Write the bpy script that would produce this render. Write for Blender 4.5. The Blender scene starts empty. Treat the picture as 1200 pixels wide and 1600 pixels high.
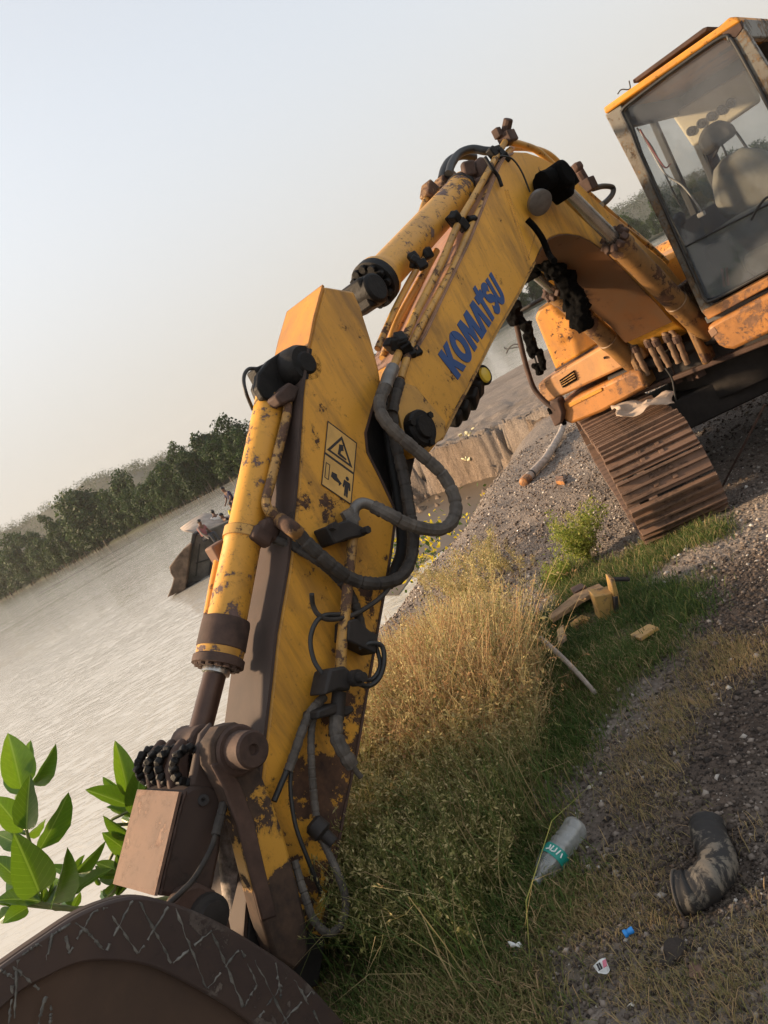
import bpy, bmesh, math, random
import numpy as np
from mathutils import Vector, Matrix, Quaternion

random.seed(7)
rng = np.random.default_rng(7)
scene = bpy.context.scene
COL = scene.collection
R = math.radians

# ------------------------------------------------------------------ camera, sky, sun, exposure
FPX = 1160.0                      # focal length in pixels of the 1200x1600 photograph
ROLL = R(29.0)
PITCH = math.atan(178.0 / FPX)
H = 1.95                          # eye height above the ground at the tracks

cam_data = bpy.data.cameras.new('camera')
cam_data.sensor_fit = 'VERTICAL'
cam_data.sensor_height = 36.0
cam_data.lens = 36.0 * FPX / 1600.0
cam_data.clip_start = 0.05
cam_data.clip_end = 6000.0
cam = bpy.data.objects.new('camera', cam_data)
COL.objects.link(cam)
_f = Vector((0, math.cos(PITCH), -math.sin(PITCH)))
_r0 = Vector((1, 0, 0))
_u0 = Vector((0, math.sin(PITCH), math.cos(PITCH)))
_r = _r0 * math.cos(ROLL) - _u0 * math.sin(ROLL)
_u = _r0 * math.sin(ROLL) + _u0 * math.cos(ROLL)
_m = Matrix((( _r.x, _u.x, -_f.x, 0), (_r.y, _u.y, -_f.y, 0), (_r.z, _u.z, -_f.z, H), (0, 0, 0, 1)))
cam.matrix_world = _m
scene.camera = cam
scene.render.resolution_x = 768
scene.render.resolution_y = 1024

SUN_AZ = R(82)                    # to the left of the view direction (+Y)
SUN_EL = R(20)
world = bpy.data.worlds.new('World')
scene.world = world
world.use_nodes = True
wn, wl = world.node_tree.nodes, world.node_tree.links
wn.clear()
w_out = wn.new('ShaderNodeOutputWorld')
w_bg = wn.new('ShaderNodeBackground')
w_sky = wn.new('ShaderNodeTexSky')
w_sky.sky_type = 'NISHITA'
w_sky.sun_disc = False
w_sky.sun_elevation = SUN_EL
w_sky.sun_rotation = -SUN_AZ
w_sky.altitude = 50
w_sky.air_density = 1.0
w_sky.dust_density = 3.0
w_sky.ozone_density = 1.0
w_gam = wn.new('ShaderNodeGamma')
w_gam.inputs['Gamma'].default_value = 0.42      # the hazy evening air evens the sky out
w_hsv = wn.new('ShaderNodeHueSaturation')
w_hsv.inputs['Saturation'].default_value = 0.62
w_bg.inputs['Strength'].default_value = 0.15
wl.new(w_sky.outputs[0], w_gam.inputs['Color'])
wl.new(w_gam.outputs[0], w_hsv.inputs['Color'])
# pale warm haze towards the horizon, all round
w_tc = wn.new('ShaderNodeTexCoord'); w_sp = wn.new('ShaderNodeSeparateXYZ'); wl.new(w_tc.outputs['Generated'], w_sp.inputs[0])
w_rp = wn.new('ShaderNodeValToRGB'); cr_ = w_rp.color_ramp; cr_.interpolation = 'EASE'
cr_.elements[0].position = 0.0; cr_.elements[0].color = (.9, .9, .9, 1); cr_.elements[1].position = .46; cr_.elements[1].color = (.1, .1, .1, 1)
wl.new(w_sp.outputs['Z'], w_rp.inputs[0])
w_mx = wn.new('ShaderNodeMix'); w_mx.data_type = 'RGBA'
wl.new(w_rp.outputs[0], w_mx.inputs[0]); wl.new(w_hsv.outputs[0], w_mx.inputs[6]); w_mx.inputs[7].default_value = (1.14, 1.06, .94, 1)
wl.new(w_mx.outputs[2], w_bg.inputs['Color'])
wl.new(w_bg.outputs[0], w_out.inputs['Surface'])

sun_data = bpy.data.lights.new('sun', 'SUN')
sun_data.energy = 2.1
sun_data.angle = R(5.0)
sun_data.color = (1.0, 0.72, 0.45)
sun = bpy.data.objects.new('sun', sun_data)
COL.objects.link(sun)
sd = Vector((-math.sin(SUN_AZ) * math.cos(SUN_EL), math.cos(SUN_AZ) * math.cos(SUN_EL), math.sin(SUN_EL)))
sun.rotation_euler = sd.to_track_quat('Z', 'Y').to_euler()
sun.location = (-20, 10, 20)

scene.view_settings.view_transform = 'Standard'
scene.view_settings.look = 'None'
scene.view_settings.exposure = 2.0
scene.view_settings.gamma = 1.0
scene.view_settings.use_curve_mapping = False
scene.render.engine = 'CYCLES'
scene.cycles.max_bounces = 8
scene.cycles.transparent_max_bounces = 12
scene.cycles.volume_bounces = 0
scene.cycles.sample_clamp_indirect = 6.0

# ------------------------------------------------------------------ measuring rays of the photograph
def ray(px, py):
    dx, dy = px - 600.0, py - 800.0
    r = math.cos(ROLL) * dx - math.sin(ROLL) * dy
    u = -math.sin(ROLL) * dx - math.cos(ROLL) * dy
    return Vector((r, FPX * math.cos(PITCH) + u * math.sin(PITCH), -FPX * math.sin(PITCH) + u * math.cos(PITCH))) / FPX
EYE = Vector((0, 0, H))
def atY(px, py, Y):
    d = ray(px, py)
    return EYE + d * (Y / d.y)
def atZ(px, py, Z):
    d = ray(px, py)
    return EYE + d * ((Z - H) / d.z)

# ------------------------------------------------------------------ object helpers
def link(o, parent=None):
    COL.objects.link(o)
    if parent is not None:
        o.parent = parent
    return o

def tag(o, label=None, cat=None, group=None, kind=None):
    if label: o['label'] = label
    if cat: o['category'] = cat
    if group: o['group'] = group
    if kind: o['kind'] = kind
    return o

def empty(name, loc=(0, 0, 0), rz=0.0, label=None, cat=None, group=None):
    o = bpy.data.objects.new(name, None)
    o.empty_display_size = 0.2
    o.location = loc
    o.rotation_euler = (0, 0, rz)
    link(o)
    return tag(o, label, cat, group)

def finish(name, me, mat, parent=None, sharp=35, smooth=True):
    me.validate()
    if smooth and len(me.polygons):
        me.polygons.foreach_set('use_smooth', [True] * len(me.polygons))
        me.set_sharp_from_angle(angle=R(sharp))
    for m in (mat if isinstance(mat, (list, tuple)) else [mat]):
        me.materials.append(m)
    o = bpy.data.objects.new(name, me)
    return link(o, parent)

class MB:
    """collects simple solids and links them as ONE mesh object"""
    def __init__(self):
        self.v, self.f, self.mi = [], [], []
        self.cur = 0
    def add(self, vs, fs):
        b = len(self.v)
        self.v += [tuple(x) for x in vs]
        self.f += [[b + i for i in f] for f in fs]
        self.mi += [self.cur] * len(fs)
        return self
    def box(self, c, s, rot=None):
        hx, hy, hz = s[0] / 2, s[1] / 2, s[2] / 2
        vs = [Vector((x, y, z)) for x in (-hx, hx) for y in (-hy, hy) for z in (-hz, hz)]
        if rot is not None: vs = [rot @ v for v in vs]
        c = Vector(c)
        return self.add([v + c for v in vs], [(0, 1, 3, 2), (4, 6, 7, 5), (0, 4, 5, 1), (2, 3, 7, 6), (0, 2, 6, 4), (1, 5, 7, 3)])
    def slab(self, top, off):
        """closed solid from an ordered loop of 3D points and the same loop moved by off"""
        n = len(top)
        t = [Vector(p) for p in top]; b = [p + Vector(off) for p in t]
        fs = [list(range(n)), list(range(2 * n - 1, n - 1, -1))]
        for i in range(n):
            j = (i + 1) % n
            fs.append([i, n + i, n + j, j])
        return self.add(t + b, fs)
    def loft(self, loops, cap=True):
        n = len(loops[0]); vs = []; fs = []
        for l in loops: vs += [Vector(p) for p in l]
        for k in range(len(loops) - 1):
            for i in range(n):
                j = (i + 1) % n
                fs.append([k * n + i, k * n + j, (k + 1) * n + j, (k + 1) * n + i])
        if cap:
            fs.append(list(range(n - 1, -1, -1)))
            fs.append([(len(loops) - 1) * n + i for i in range(n)])
        return self.add(vs, fs)
    def tube(self, path, r, n=10, cap=True):
        P = [Vector(p) for p in path]
        rs = r if isinstance(r, (list, tuple)) else [r] * len(P)
        loops = []; prev = None
        for i, p in enumerate(P):
            t = (P[min(i + 1, len(P) - 1)] - P[max(i - 1, 0)])
            if t.length < 1e-9: t = Vector((0, 0, 1))
            t.normalize()
            if prev is None:
                a = Vector((0, 0, 1)) if abs(t.z) < .9 else Vector((1, 0, 0))
                x = t.cross(a).normalized()
            else:
                x = (prev - t * prev.dot(t))
                x = x.normalized() if x.length > 1e-6 else t.orthogonal().normalized()
            prev = x; y = t.cross(x)
            loops.append([p + (x * math.cos(2 * math.pi * k / n) + y * math.sin(2 * math.pi * k / n)) * rs[i] for k in range(n)])
        return self.loft(loops, cap)
    def cyl(self, a, b, r, n=20, r2=None):
        return self.tube([a, b], [r, r if r2 is None else r2], n)
    def lathe(self, a, b, prof, n=24):
        """prof: (t along a->b in metres, radius)"""
        a = Vector(a); d = (Vector(b) - a).normalized(); x = d.orthogonal().normalized(); y = d.cross(x)
        loops = [[a + d * t + (x * math.cos(2 * math.pi * k / n) + y * math.sin(2 * math.pi * k / n)) * max(r, 1e-4) for k in range(n)] for t, r in prof]
        return self.loft(loops, True)
    def build(self, name, mat, parent=None, bevel=0.0, sharp=35, smooth=True, seg=2):
        me = bpy.data.meshes.new(name)
        me.from_pydata(self.v, [], self.f)
        if any(self.mi): me.polygons.foreach_set('material_index', self.mi)
        bm = bmesh.new(); bm.from_mesh(me)
        bmesh.ops.recalc_face_normals(bm, faces=bm.faces)
        bm.to_mesh(me); bm.free()
        o = finish(name, me, mat, parent, sharp, smooth)
        if bevel:
            md = o.modifiers.new('bevel', 'BEVEL'); md.width = bevel; md.segments = seg; md.limit_method = 'ANGLE'; md.angle_limit = R(40)
            md.harden_normals = False
        return o

def smooth_path(pts, sub=8):
    """Catmull-Rom through 3D points"""
    P = [Vector(p) for p in pts]
    if len(P) < 3: return P
    Q = [P[0] * 2 - P[1]] + P + [P[-1] * 2 - P[-2]]
    out = []
    for i in range(1, len(Q) - 2):
        a, b, c, d = Q[i - 1], Q[i], Q[i + 1], Q[i + 2]
        for k in range(sub):
            t = k / sub
            out.append(0.5 * ((2 * b) + (c - a) * t + (2 * a - 5 * b + 4 * c - d) * t * t + (-a + 3 * b - 3 * c + d) * t ** 3))
    out.append(P[-1])
    return out

def np_mesh(name, V, Fq, mat, attrs=None, smooth=False, parent=None):
    """fast mesh from numpy: V (n,3), Fq (m,3|4); attrs {name:(domain, array)} floats or rgb"""
    me = bpy.data.meshes.new(name)
    V = np.asarray(V, np.float32); Fq = np.asarray(Fq, np.int32)
    k = Fq.shape[1]
    me.vertices.add(len(V)); me.vertices.foreach_set('co', V.ravel())
    me.loops.add(Fq.size); me.loops.foreach_set('vertex_index', Fq.ravel())
    me.polygons.add(len(Fq)); me.polygons.foreach_set('loop_start', np.arange(0, Fq.size, k, dtype=np.int32))
    me.update(calc_edges=True)
    if smooth: me.polygons.foreach_set('use_smooth', np.ones(len(Fq), bool))
    for an, (dom, arr) in (attrs or {}).items():
        a = me.attributes.new(an, 'FLOAT', dom)
        a.data.foreach_set('value', np.asarray(arr, np.float32))
    for m in (mat if isinstance(mat, (list, tuple)) else [mat]): me.materials.append(m)
    o = bpy.data.objects.new(name, me)
    return link(o, parent)

# numpy value noise
def _hash(ix, iy, s):
    h = (ix.astype(np.int64) * 374761393 + iy.astype(np.int64) * 668265263 + s * 1274126177) & 0x7fffffff
    h = ((h ^ (h >> 13)) * 1274126177) & 0x7fffffff
    return ((h ^ (h >> 16)) & 0xffff) / 65535.0
def vnoise(x, y, s=0):
    ix, iy = np.floor(x), np.floor(y); fx, fy = x - ix, y - iy
    fx = fx * fx * (3 - 2 * fx); fy = fy * fy * (3 - 2 * fy)
    a, b = _hash(ix, iy, s), _hash(ix + 1, iy, s); c, d = _hash(ix, iy + 1, s), _hash(ix + 1, iy + 1, s)
    return (a * (1 - fx) + b * fx) * (1 - fy) + (c * (1 - fx) + d * fx) * fy
def fbm(x, y, s=0, o=4):
    t = 0; a = .5
    for k in range(o):
        t = t + a * vnoise(x * 2 ** k, y * 2 ** k, s + k * 17); a *= .5
    return t - .47

# ------------------------------------------------------------------ materials
class Mat:
    def __init__(self, name):
        self.m = bpy.data.materials.new(name); self.m.use_nodes = True
        self.n, self.l = self.m.node_tree.nodes, self.m.node_tree.links
        self.n.clear()
        self.out = self.n.new('ShaderNodeOutputMaterial')
        self.b = self.n.new('ShaderNodeBsdfPrincipled')
        self.l.new(self.b.outputs[0], self.out.inputs[0])
        tc = self.n.new('ShaderNodeTexCoord'); self.obj = tc.outputs['Object']
    def sock(self, v, inp):
        if isinstance(v, (int, float)): inp.default_value = v
        elif isinstance(v, (tuple, list)):
            if inp.type == 'VECTOR': inp.default_value = tuple(v)[:3]
            else: inp.default_value = tuple(v) if len(v) == 4 else tuple(v) + (1.0,)
        else: self.l.new(v, inp)
    def noise(self, scale=5, detail=4, rough=.6, vec=None, stretch=None, dist=0.0):
        v = vec if vec is not None else self.obj
        if stretch:
            mp = self.n.new('ShaderNodeMapping'); mp.inputs['Scale'].default_value = stretch
            self.l.new(v, mp.inputs[0]); v = mp.outputs[0]
        t = self.n.new('ShaderNodeTexNoise'); self.l.new(v, t.inputs['Vector'])
        t.inputs['Scale'].default_value = scale; t.inputs['Detail'].default_value = detail
        t.inputs['Roughness'].default_value = rough; t.inputs['Distortion'].default_value = dist
        return t.outputs['Fac']
    def voro(self, scale, feature='F1', out='Distance', vec=None, rand=1.0):
        t = self.n.new('ShaderNodeTexVoronoi'); t.feature = feature
        self.l.new(vec if vec is not None else self.obj, t.inputs['Vector'])
        t.inputs['Scale'].default_value = scale; t.inputs['Randomness'].default_value = rand
        return t.outputs[out]
    def ramp(self, fac, stops, interp='LINEAR'):
        t = self.n.new('ShaderNodeValToRGB'); cr = t.color_ramp; cr.interpolation = interp
        while len(cr.elements) > 1: cr.elements.remove(cr.elements[-1])
        for i, (p, c) in enumerate(stops):
            e = cr.elements[0] if i == 0 else cr.elements.new(p)
            e.position = p
            c = (c, c, c) if isinstance(c, (int, float)) else c
            e.color = tuple(c) + (1.0,) if len(c) == 3 else c
        self.sock(fac, t.inputs[0])
        return t.outputs[0]
    def mix(self, fac, a, b, mode='MIX'):
        t = self.n.new('ShaderNodeMix'); t.data_type = 'RGBA'; t.blend_type = mode
        self.sock(fac, t.inputs[0]); self.sock(a, t.inputs[6]); self.sock(b, t.inputs[7])
        return t.outputs[2]
    def math(self, op, a, b=0.0, clamp=False):
        t = self.n.new('ShaderNodeMath'); t.operation = op; t.use_clamp = clamp
        self.sock(a, t.inputs[0]); self.sock(b, t.inputs[1])
        return t.outputs[0]
    def attr(self, name):
        t = self.n.new('ShaderNodeAttribute'); t.attribute_name = name
        return t.outputs['Fac']
    def edge(self, r=.012):
        bv = self.n.new('ShaderNodeBevel'); bv.samples = 4; bv.inputs[0].default_value = r
        ge = self.n.new('ShaderNodeNewGeometry')
        d = self.n.new('ShaderNodeVectorMath'); d.operation = 'DOT_PRODUCT'
        self.l.new(bv.outputs[0], d.inputs[0]); self.l.new(ge.outputs['Normal'], d.inputs[1])
        return self.math('SUBTRACT', 1.0, d.outputs['Value'], True)
    def bump(self, h, strength=.3, dist=.01):
        t = self.n.new('ShaderNodeBump'); t.inputs['Strength'].default_value = strength; t.inputs['Distance'].default_value = dist
        self.l.new(h, t.inputs['Height']); self.l.new(t.outputs[0], self.b.inputs['Normal'])
    def set(self, color=None, rough=None, metal=None, spec=None):
        if color is not None: self.sock(color, self.b.inputs['Base Color'])
        if rough is not None: self.sock(rough, self.b.inputs['Roughness'])
        if metal is not None: self.sock(metal, self.b.inputs['Metallic'])
        if spec is not None: self.sock(spec, self.b.inputs['Specular IOR Level'])
        return self.m

def plain(name, color, rough=.7, metal=0.0, var=.25, scale=12, bump=.15, spec=.5):
    m = Mat(name)
    n = m.noise(scale, 5, .65)
    lo = tuple(c * (1 - var) for c in color); hi = tuple(min(1, c * (1 + var)) for c in color)
    m.set(m.ramp(n, [(.3, lo), (.7, hi)]), rough, metal, spec)
    if bump: m.bump(m.noise(scale * 4, 4, .6), bump, .004)
    return m.m

def paint(name, base, chips=.5, dirt=.35, scale=7, edge=True, streak=None, zwear=None, er=.012, rust=((.035, .018, .012), (.12, .058, .03)), rough=.5, dirtcol=(.10, .062, .035)):
    """old machine paint: colour drift, chips down to rust, dirt; all of it fixed to the surface"""
    m = Mat(name)
    drift = m.noise(1.7, 4, .6)
    col = m.ramp(drift, [(.3, tuple(c * .82 for c in base)), (.7, tuple(min(1, c * 1.1) for c in base))])
    grime = m.noise(3.1, 7, .68, stretch=streak or (1, 1, .55), dist=.4)
    gm = m.ramp(grime, [(.62 - dirt * .3, 0.0), (.86 - dirt * .3, 1.0)])
    col = m.mix(m.math('MULTIPLY', gm, .62), col, dirtcol)
    fine = m.noise(60, 3, .6)
    col = m.mix(m.ramp(fine, [(.62, 0.0), (.72, .35)]), col, (.07, .04, .02))
    big = m.noise(2.3, 3, .5)
    sm = m.noise(scale, 9, .72, dist=.25)
    v = m.math('ADD', m.math('MULTIPLY', sm, .72), m.math('MULTIPLY', big, .42))
    if edge: v = m.math('ADD', v, m.math('MULTIPLY', m.edge(er), .42))
    if zwear:      # more wear on the parts that work hardest: (height in metres, extra wear)
        sp = m.n.new('ShaderNodeSeparateXYZ'); m.l.new(m.obj, sp.inputs[0])
        zr = m.ramp(m.math('DIVIDE', sp.outputs[2], 3.0), [(z_ / 3.0, w_) for z_, w_ in zwear])
        v = m.math('ADD', v, m.math('SUBTRACT', zr, .5))
    v = m.math('ADD', v, m.math('MULTIPLY', m.math('SUBTRACT', m.noise(scale * 4.3, 4, .65), .5), .16))
    th = .80 - chips * .3
    halo = m.ramp(v, [(th - .045, 0.0), (th, .55)])
    col = m.mix(halo, col, tuple(c * .45 for c in base))
    chip = m.ramp(v, [(th, 0.0), (th + .012, 1.0)])
    rc = m.ramp(m.noise(14, 6, .7), [(.35, rust[0]), (.68, rust[1])])
    col = m.mix(chip, col, rc)
    m.set(col, m.mix(chip, (rough,) * 3, (.88,) * 3))
    hgt = m.math('ADD', m.math('MULTIPLY', chip, -1.0), m.math('MULTIPLY', m.noise(38, 4, .6), .25))
    m.bump(hgt, .35, .003)
    return m.m

YEL = (.66, .315, .032)
ORA = (.66, .27, .02)
M = {}
M['boom'] = paint('boom_paint', (.66, .325, .036), .30, .52, 10, streak=(2.2, 2.2, .5), dirtcol=(.085, .05, .027))
M['stick'] = paint('stick_paint', YEL, .40, .58, 9, streak=(2.4, 2.4, .4), dirtcol=(.075, .045, .024), er=.03, zwear=[(.4, .66), (.8, .60), (1.15, .53), (1.5, .50)])
M['stick_low'] = paint('stick_worn_paint', YEL, .62, .35, 6)
M['cyl'] = paint('cylinder_paint', (.62, .30, .035), .53, .35, 14, rust=((.06, .04, .034), (.16, .10, .085)))
M['boomcyl'] = paint('boom_cylinder_dusty', (.30, .155, .045), .64, .95, 9)
M['body'] = paint('body_paint', ORA, .47, .70, 17, er=.025, dirtcol=(.20, .11, .05))
M['link_paint'] = paint('link_worn_paint', (.60, .30, .04), .62, .4, 7, er=.02, rust=((.028, .018, .013), (.085, .048, .03)), zwear=[(.55, .95), (.72, .85), (.80, .56), (1.03, .55), (1.09, .70), (1.16, .95)])
M['pipe'] = paint('pipe_paint', (.52, .28, .06), .50, .5, 16)
M['pillar'] = paint('pillar_grey', (.15, .145, .125), .72, .6, 16, rust=((.03, .022, .016), (.24, .16, .09)))
M['rust'] = plain('rusty_steel', (.062, .034, .024), .8, 0, .55, 9, .35)
M['rust_smooth'] = paint('rusty_plate', (.155, .083, .052), .50, .8, 7, er=.03, rust=((.11, .06, .04), (.27, .17, .12)), rough=.75, dirtcol=(.09, .05, .035))
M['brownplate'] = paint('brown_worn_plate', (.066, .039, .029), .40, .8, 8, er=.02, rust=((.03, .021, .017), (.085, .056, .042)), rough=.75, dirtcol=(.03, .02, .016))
M['bucket'] = paint('bucket_steel', (.045, .028, .024), .42, .6, 9, er=.02, rust=((.06, .045, .038), (.13, .105, .085)), rough=.6, dirtcol=(.075, .045, .03))
M['bucket_in'] = paint('bucket_side_steel', (.055, .032, .02), .34, .7, 6, rust=((.05, .035, .03), (.11, .08, .06)), rough=.7, dirtcol=(.09, .05, .03))
M['weld'] = plain('hardfacing_weld', (.13, .125, .11), .65, .3, .7, 25, .6)
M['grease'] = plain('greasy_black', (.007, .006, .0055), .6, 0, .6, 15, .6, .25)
M['dark'] = plain('dark_steel', (.018, .014, .012), .7, .0, .5, 10, .3)
M['rubber'] = plain('dusty_rubber', (.034, .028, .023), .75, 0, .5, 20, .25)
M['tape'] = plain('wrapped_hose', (.082, .069, .057), .75, 0, .5, 18, .3)
M['chrome'] = plain('cylinder_chrome', (.42, .40, .37), .25, .9, .2, 10, .03)
M['steelgrey'] = plain('grey_fitting', (.16, .15, .14), .5, .5, .3, 15, .1)
M['cable'] = plain('black_cable', (.02, .02, .02), .5, 0, .3, 20, .05)
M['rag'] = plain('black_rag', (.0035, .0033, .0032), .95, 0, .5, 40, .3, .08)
M['cloth'] = plain('tan_sheet', (.42, .32, .24), .85, 0, .25, 8, .3)

M['topplate'] = paint('top_plate_dusty', (.36, .20, .12), .45, .8, 7, rust=((.05, .03, .02), (.16, .09, .06)))
M['under'] = paint('underside_shade_brown', (.13, .055, .018), .45, .8, 6)  # brown stands for yellow paint in shade under the boom
M['pipe2'] = paint('pipe_worn', (.46, .25, .06), .72, .6, 14, rust=((.04, .022, .014), (.14, .075, .045)))
M['rod'] = plain('rod_brown', (.075, .042, .03), .38, .5, .3, 6, .08)
M['speck'] = plain('speckled_grey_tube', (.26, .22, .19), .8, 0, .75, 30, .4)
M['track'] = paint('track_steel', (.20, .115, .075), .55, .8, 9, rust=((.05, .03, .022), (.17, .10, .065)), rough=.7)
M['skirt'] = paint('skirt_rust_orange', (.46, .19, .045), .62, .8, 8, rust=((.08, .045, .03), (.24, .12, .06)))
M['tool'] = paint('tool_box_paint', (.56, .27, .085), .50, .95, 15, dirtcol=(.22, .13, .075), er=.02, rust=((.09, .05, .03), (.30, .17, .10)))
M['hosebrown'] = plain('muddy_hose', (.16, .10, .06), .85, 0, .4, 20, .3)
M['headrest'] = plain('headrest_grey', (.06, .058, .056), .9, 0, .2, 30, .3)
M['scrapwood'] = plain('splintered_wood', (.27, .17, .09), .9, 0, .5, 12, .5)
M['clod'] = plain('dark_clod', (.04, .03, .024), .95, 0, .4, 10, .5)
M['litter'] = plain('pale_litter', (.70, .62, .38), .8, 0, .2, 10, .2)

# ------------------------------------------------------------------ terrain
WATER_Z = -1.55
CREST = np.array([(-1.9, -60), (-1.9, 1), (-1.55, 3), (-.95, 5), (-.5, 6.5), (.6, 8.3), (1.7, 10.3), (3.0, 13), (4.1, 15.6), (3.2, 18.3), (2.5, 19.8),
                  (1.4, 21.0), (0, 22.3), (.6, 30), (3.5, 40), (5.5, 45.5), (13, 47), (40, 58), (200, 110), (200, -60)], float)
def seg_dist(x, y):
    """signed distance to the top of the bank, positive outside (towards the river)"""
    d = np.full(x.shape, 1e9); ins = np.zeros(x.shape, bool); n = len(CREST)
    for i in range(n):
        a, b = CREST[i], CREST[(i + 1) % n]
        ab = b - a; t = np.clip(((x - a[0]) * ab[0] + (y - a[1]) * ab[1]) / (ab @ ab), 0, 1)
        d = np.minimum(d, np.hypot(x - a[0] - t * ab[0], y - a[1] - t * ab[1]))
        c = (a[1] > y) != (b[1] > y)
        with np.errstate(divide='ignore', invalid='ignore'):
            xi = a[0] + (y - a[1]) * ab[0] / (ab[1] if ab[1] else 1e-9)
        ins ^= c & (x < xi)
    return np.where(ins, -d, d)
def lerp(a, b, t): return a + (b - a) * t
def sstep(a, b, x):
    t = np.clip((x - a) / (b - a), 0, 1); return t * t * (3 - 2 * t)
def ground(x, y):
    x = np.asarray(x, float); y = np.asarray(y, float)
    zp = np.interp(y, [-5, 2.6, 5.2, 10, 16, 26, 40, 47], [.35, .35, 0, -.15, -.3, -.55, -1.1, -1.3])
    d = seg_dist(x, y)
    cliff = sstep(14.3, 16.0, y) * (1 - sstep(24, 28, y)) * (1 - sstep(5, 7, x))
    far = sstep(26, 34, y)
    # gullies eaten into the eroded bank
    s = x * .8 + y * .6
    g = (vnoise(s * 1.3, s * 0 + 3, 5) - .35) * 1.5 + (vnoise(s * 4.3, y * .4, 6) - .5) * .9 + (vnoise(x * 6, y * 6, 8) - .5) * .4
    d = d + cliff * np.maximum(g, -.35) * 1.8
    w = lerp(lerp(3.4, .75, cliff), 9, far)
    t = np.clip(d / w, 0, 1)
    t = lerp(t * t * (3 - 2 * t), np.clip(t * 1.3, 0, 1) ** .8, cliff)
    z = lerp(zp, -2.3, t)
    # rubble slope at the foot of the eroded bank
    z = np.maximum(z, np.where((cliff > .5) & (d > 0), -1.25 - .5 * (d - .2), -9))
    # the far side of the spit and a strip of standing water
    strip = np.exp(-((y - 38.5 - .15 * x) / 1.2) ** 2) * sstep(4, 6, x)
    z = z - strip * .75
    nz = fbm(x * .9, y * .9, 1) * .16 + fbm(x * 3.2, y * 3.2, 2) * .07 + fbm(x * 9, y * 9, 3) * .03
    z = z + cliff * sstep(-.2, .1, d) * sstep(1.6, .8, d) * (fbm(x * 6, y * 6 + 4 * d, 9, 4) * .75)
    calm = sstep(60, 25, y) * .9 + .1
    z = z + nz * calm * (1 + cliff * 1.2)
    # the machine stands on trodden, flatter ground
    return z
def gz(x, y): return float(ground(np.array([x]), np.array([y]))[0])
def G(px, py, lift=0.0):
    """where the line of sight of a pixel of the photograph meets the ground"""
    d = ray(px, py); t0 = .5; prev = 1
    ts = np.concatenate([np.linspace(.8, 30, 1500), np.linspace(30, 120, 900)[1:]])
    P = np.array([[EYE.x + d.x * t, EYE.y + d.y * t, EYE.z + d.z * t] for t in ts])
    below = P[:, 2] < ground(P[:, 0], P[:, 1]) + lift
    i = int(np.argmax(below)) if below.any() else len(ts) - 1
    p = P[i]
    return Vector((p[0], p[1], float(ground(p[:1], p[1:2])[0]) + lift))

def build_terrain():
    rad = np.concatenate([np.geomspace(.7, 9, 170), np.linspace(9, 15.5, 70)[1:], np.linspace(15.5, 22.5, 210)[1:], np.geomspace(22.5, 90, 66)[1:], np.geomspace(90, 240, 10)[1:]])
    ang = np.radians(np.concatenate([np.linspace(-180, -45, 60), np.linspace(-45, 50, 470)[1:], np.linspace(50, 180, 60)[1:]]))
    A, Rr = np.meshgrid(ang, rad)
    x, y = Rr * np.sin(A), Rr * np.cos(A)
    z = ground(x, y)
    nr, na = A.shape
    V = np.stack([x, y, z], -1).reshape(-1, 3)
    idx = np.arange(nr * na).reshape(nr, na)
    F = np.stack([idx[:-1, :-1], idx[:-1, 1:], idx[1:, 1:], idx[1:, :-1]], -1).reshape(-1, 4)
    hub = len(V)
    V = np.vstack([V, [[0, 0, gz(0, 0)]]])
    # zones of ground (what it is made of)
    xf, yf = V[:, 0], V[:, 1]
    nn = fbm(xf * 1.3, yf * 1.3, 11) * .8
    grass = grass_zone(xf, yf)
    cl = sstep(14.0, 15.5, yf) * (1 - sstep(23, 25, yf)) * sstep(-.5, .15, seg_dist(xf, yf) + nn * .2)
    dark = dark_zone(xf, yf)
    return np_mesh('ground', V, F, M['ground'], {'grass': ('POINT', grass), 'cliff': ('POINT', cl), 'soil': ('POINT', dark)}, True)

def poly_in(px, x, y):
    ins = np.zeros(np.shape(x), bool); n = len(px)
    for i in range(n):
        a, b = px[i], px[(i + 1) % n]
        c = (a[1] > y) != (b[1] > y)
        xi = a[0] + (y - a[1]) * (b[0] - a[0]) / ((b[1] - a[1]) or 1e-9)
        ins ^= c & (x < xi)
    return ins
def poly_sd(px, x, y):
    d = np.full(np.shape(x), 1e9); n = len(px)
    for i in range(n):
        a, b = np.array(px[i][:2]), np.array(px[(i + 1) % n][:2]); ab = b - a
        t = np.clip(((x - a[0]) * ab[0] + (y - a[1]) * ab[1]) / max(ab @ ab, 1e-9), 0, 1)
        d = np.minimum(d, np.hypot(x - a[0] - t * ab[0], y - a[1] - t * ab[1]))
    return np.where(poly_in(px, x, y), -d, d)

# plan outlines of the growth, measured on the ground of the photograph
ZONE_WEED = [tuple(G(*p)[:2]) for p in [(585, 1130), (640, 1060), (700, 1020), (780, 1015), (800, 1055), (805, 1120), (815, 1190), (780, 1300), (750, 1400), (690, 1500), (640, 1600), (420, 1600), (470, 1450), (520, 1290)]]
ZONE_WEED[-3] = (ZONE_WEED[-3][0] - .25, ZONE_WEED[-3][1] - .2)
ZONE_GRASS = [tuple(G(*p)[:2]) for p in [(850, 955), (900, 930), (1000, 935), (1050, 915), (1090, 905), (1065, 985), (965, 1090), (885, 1180), (840, 1265), (850, 1330), (870, 1400), (810, 1500), (820, 1600), (600, 1600), (740, 1350), (850, 1190), (835, 1060)]]
ZONE_DRY = [tuple(G(*p)[:2]) for p in [(880, 1420), (1000, 1420), (1040, 1500), (1200, 1440), (1200, 1600), (780, 1600)]]
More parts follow.
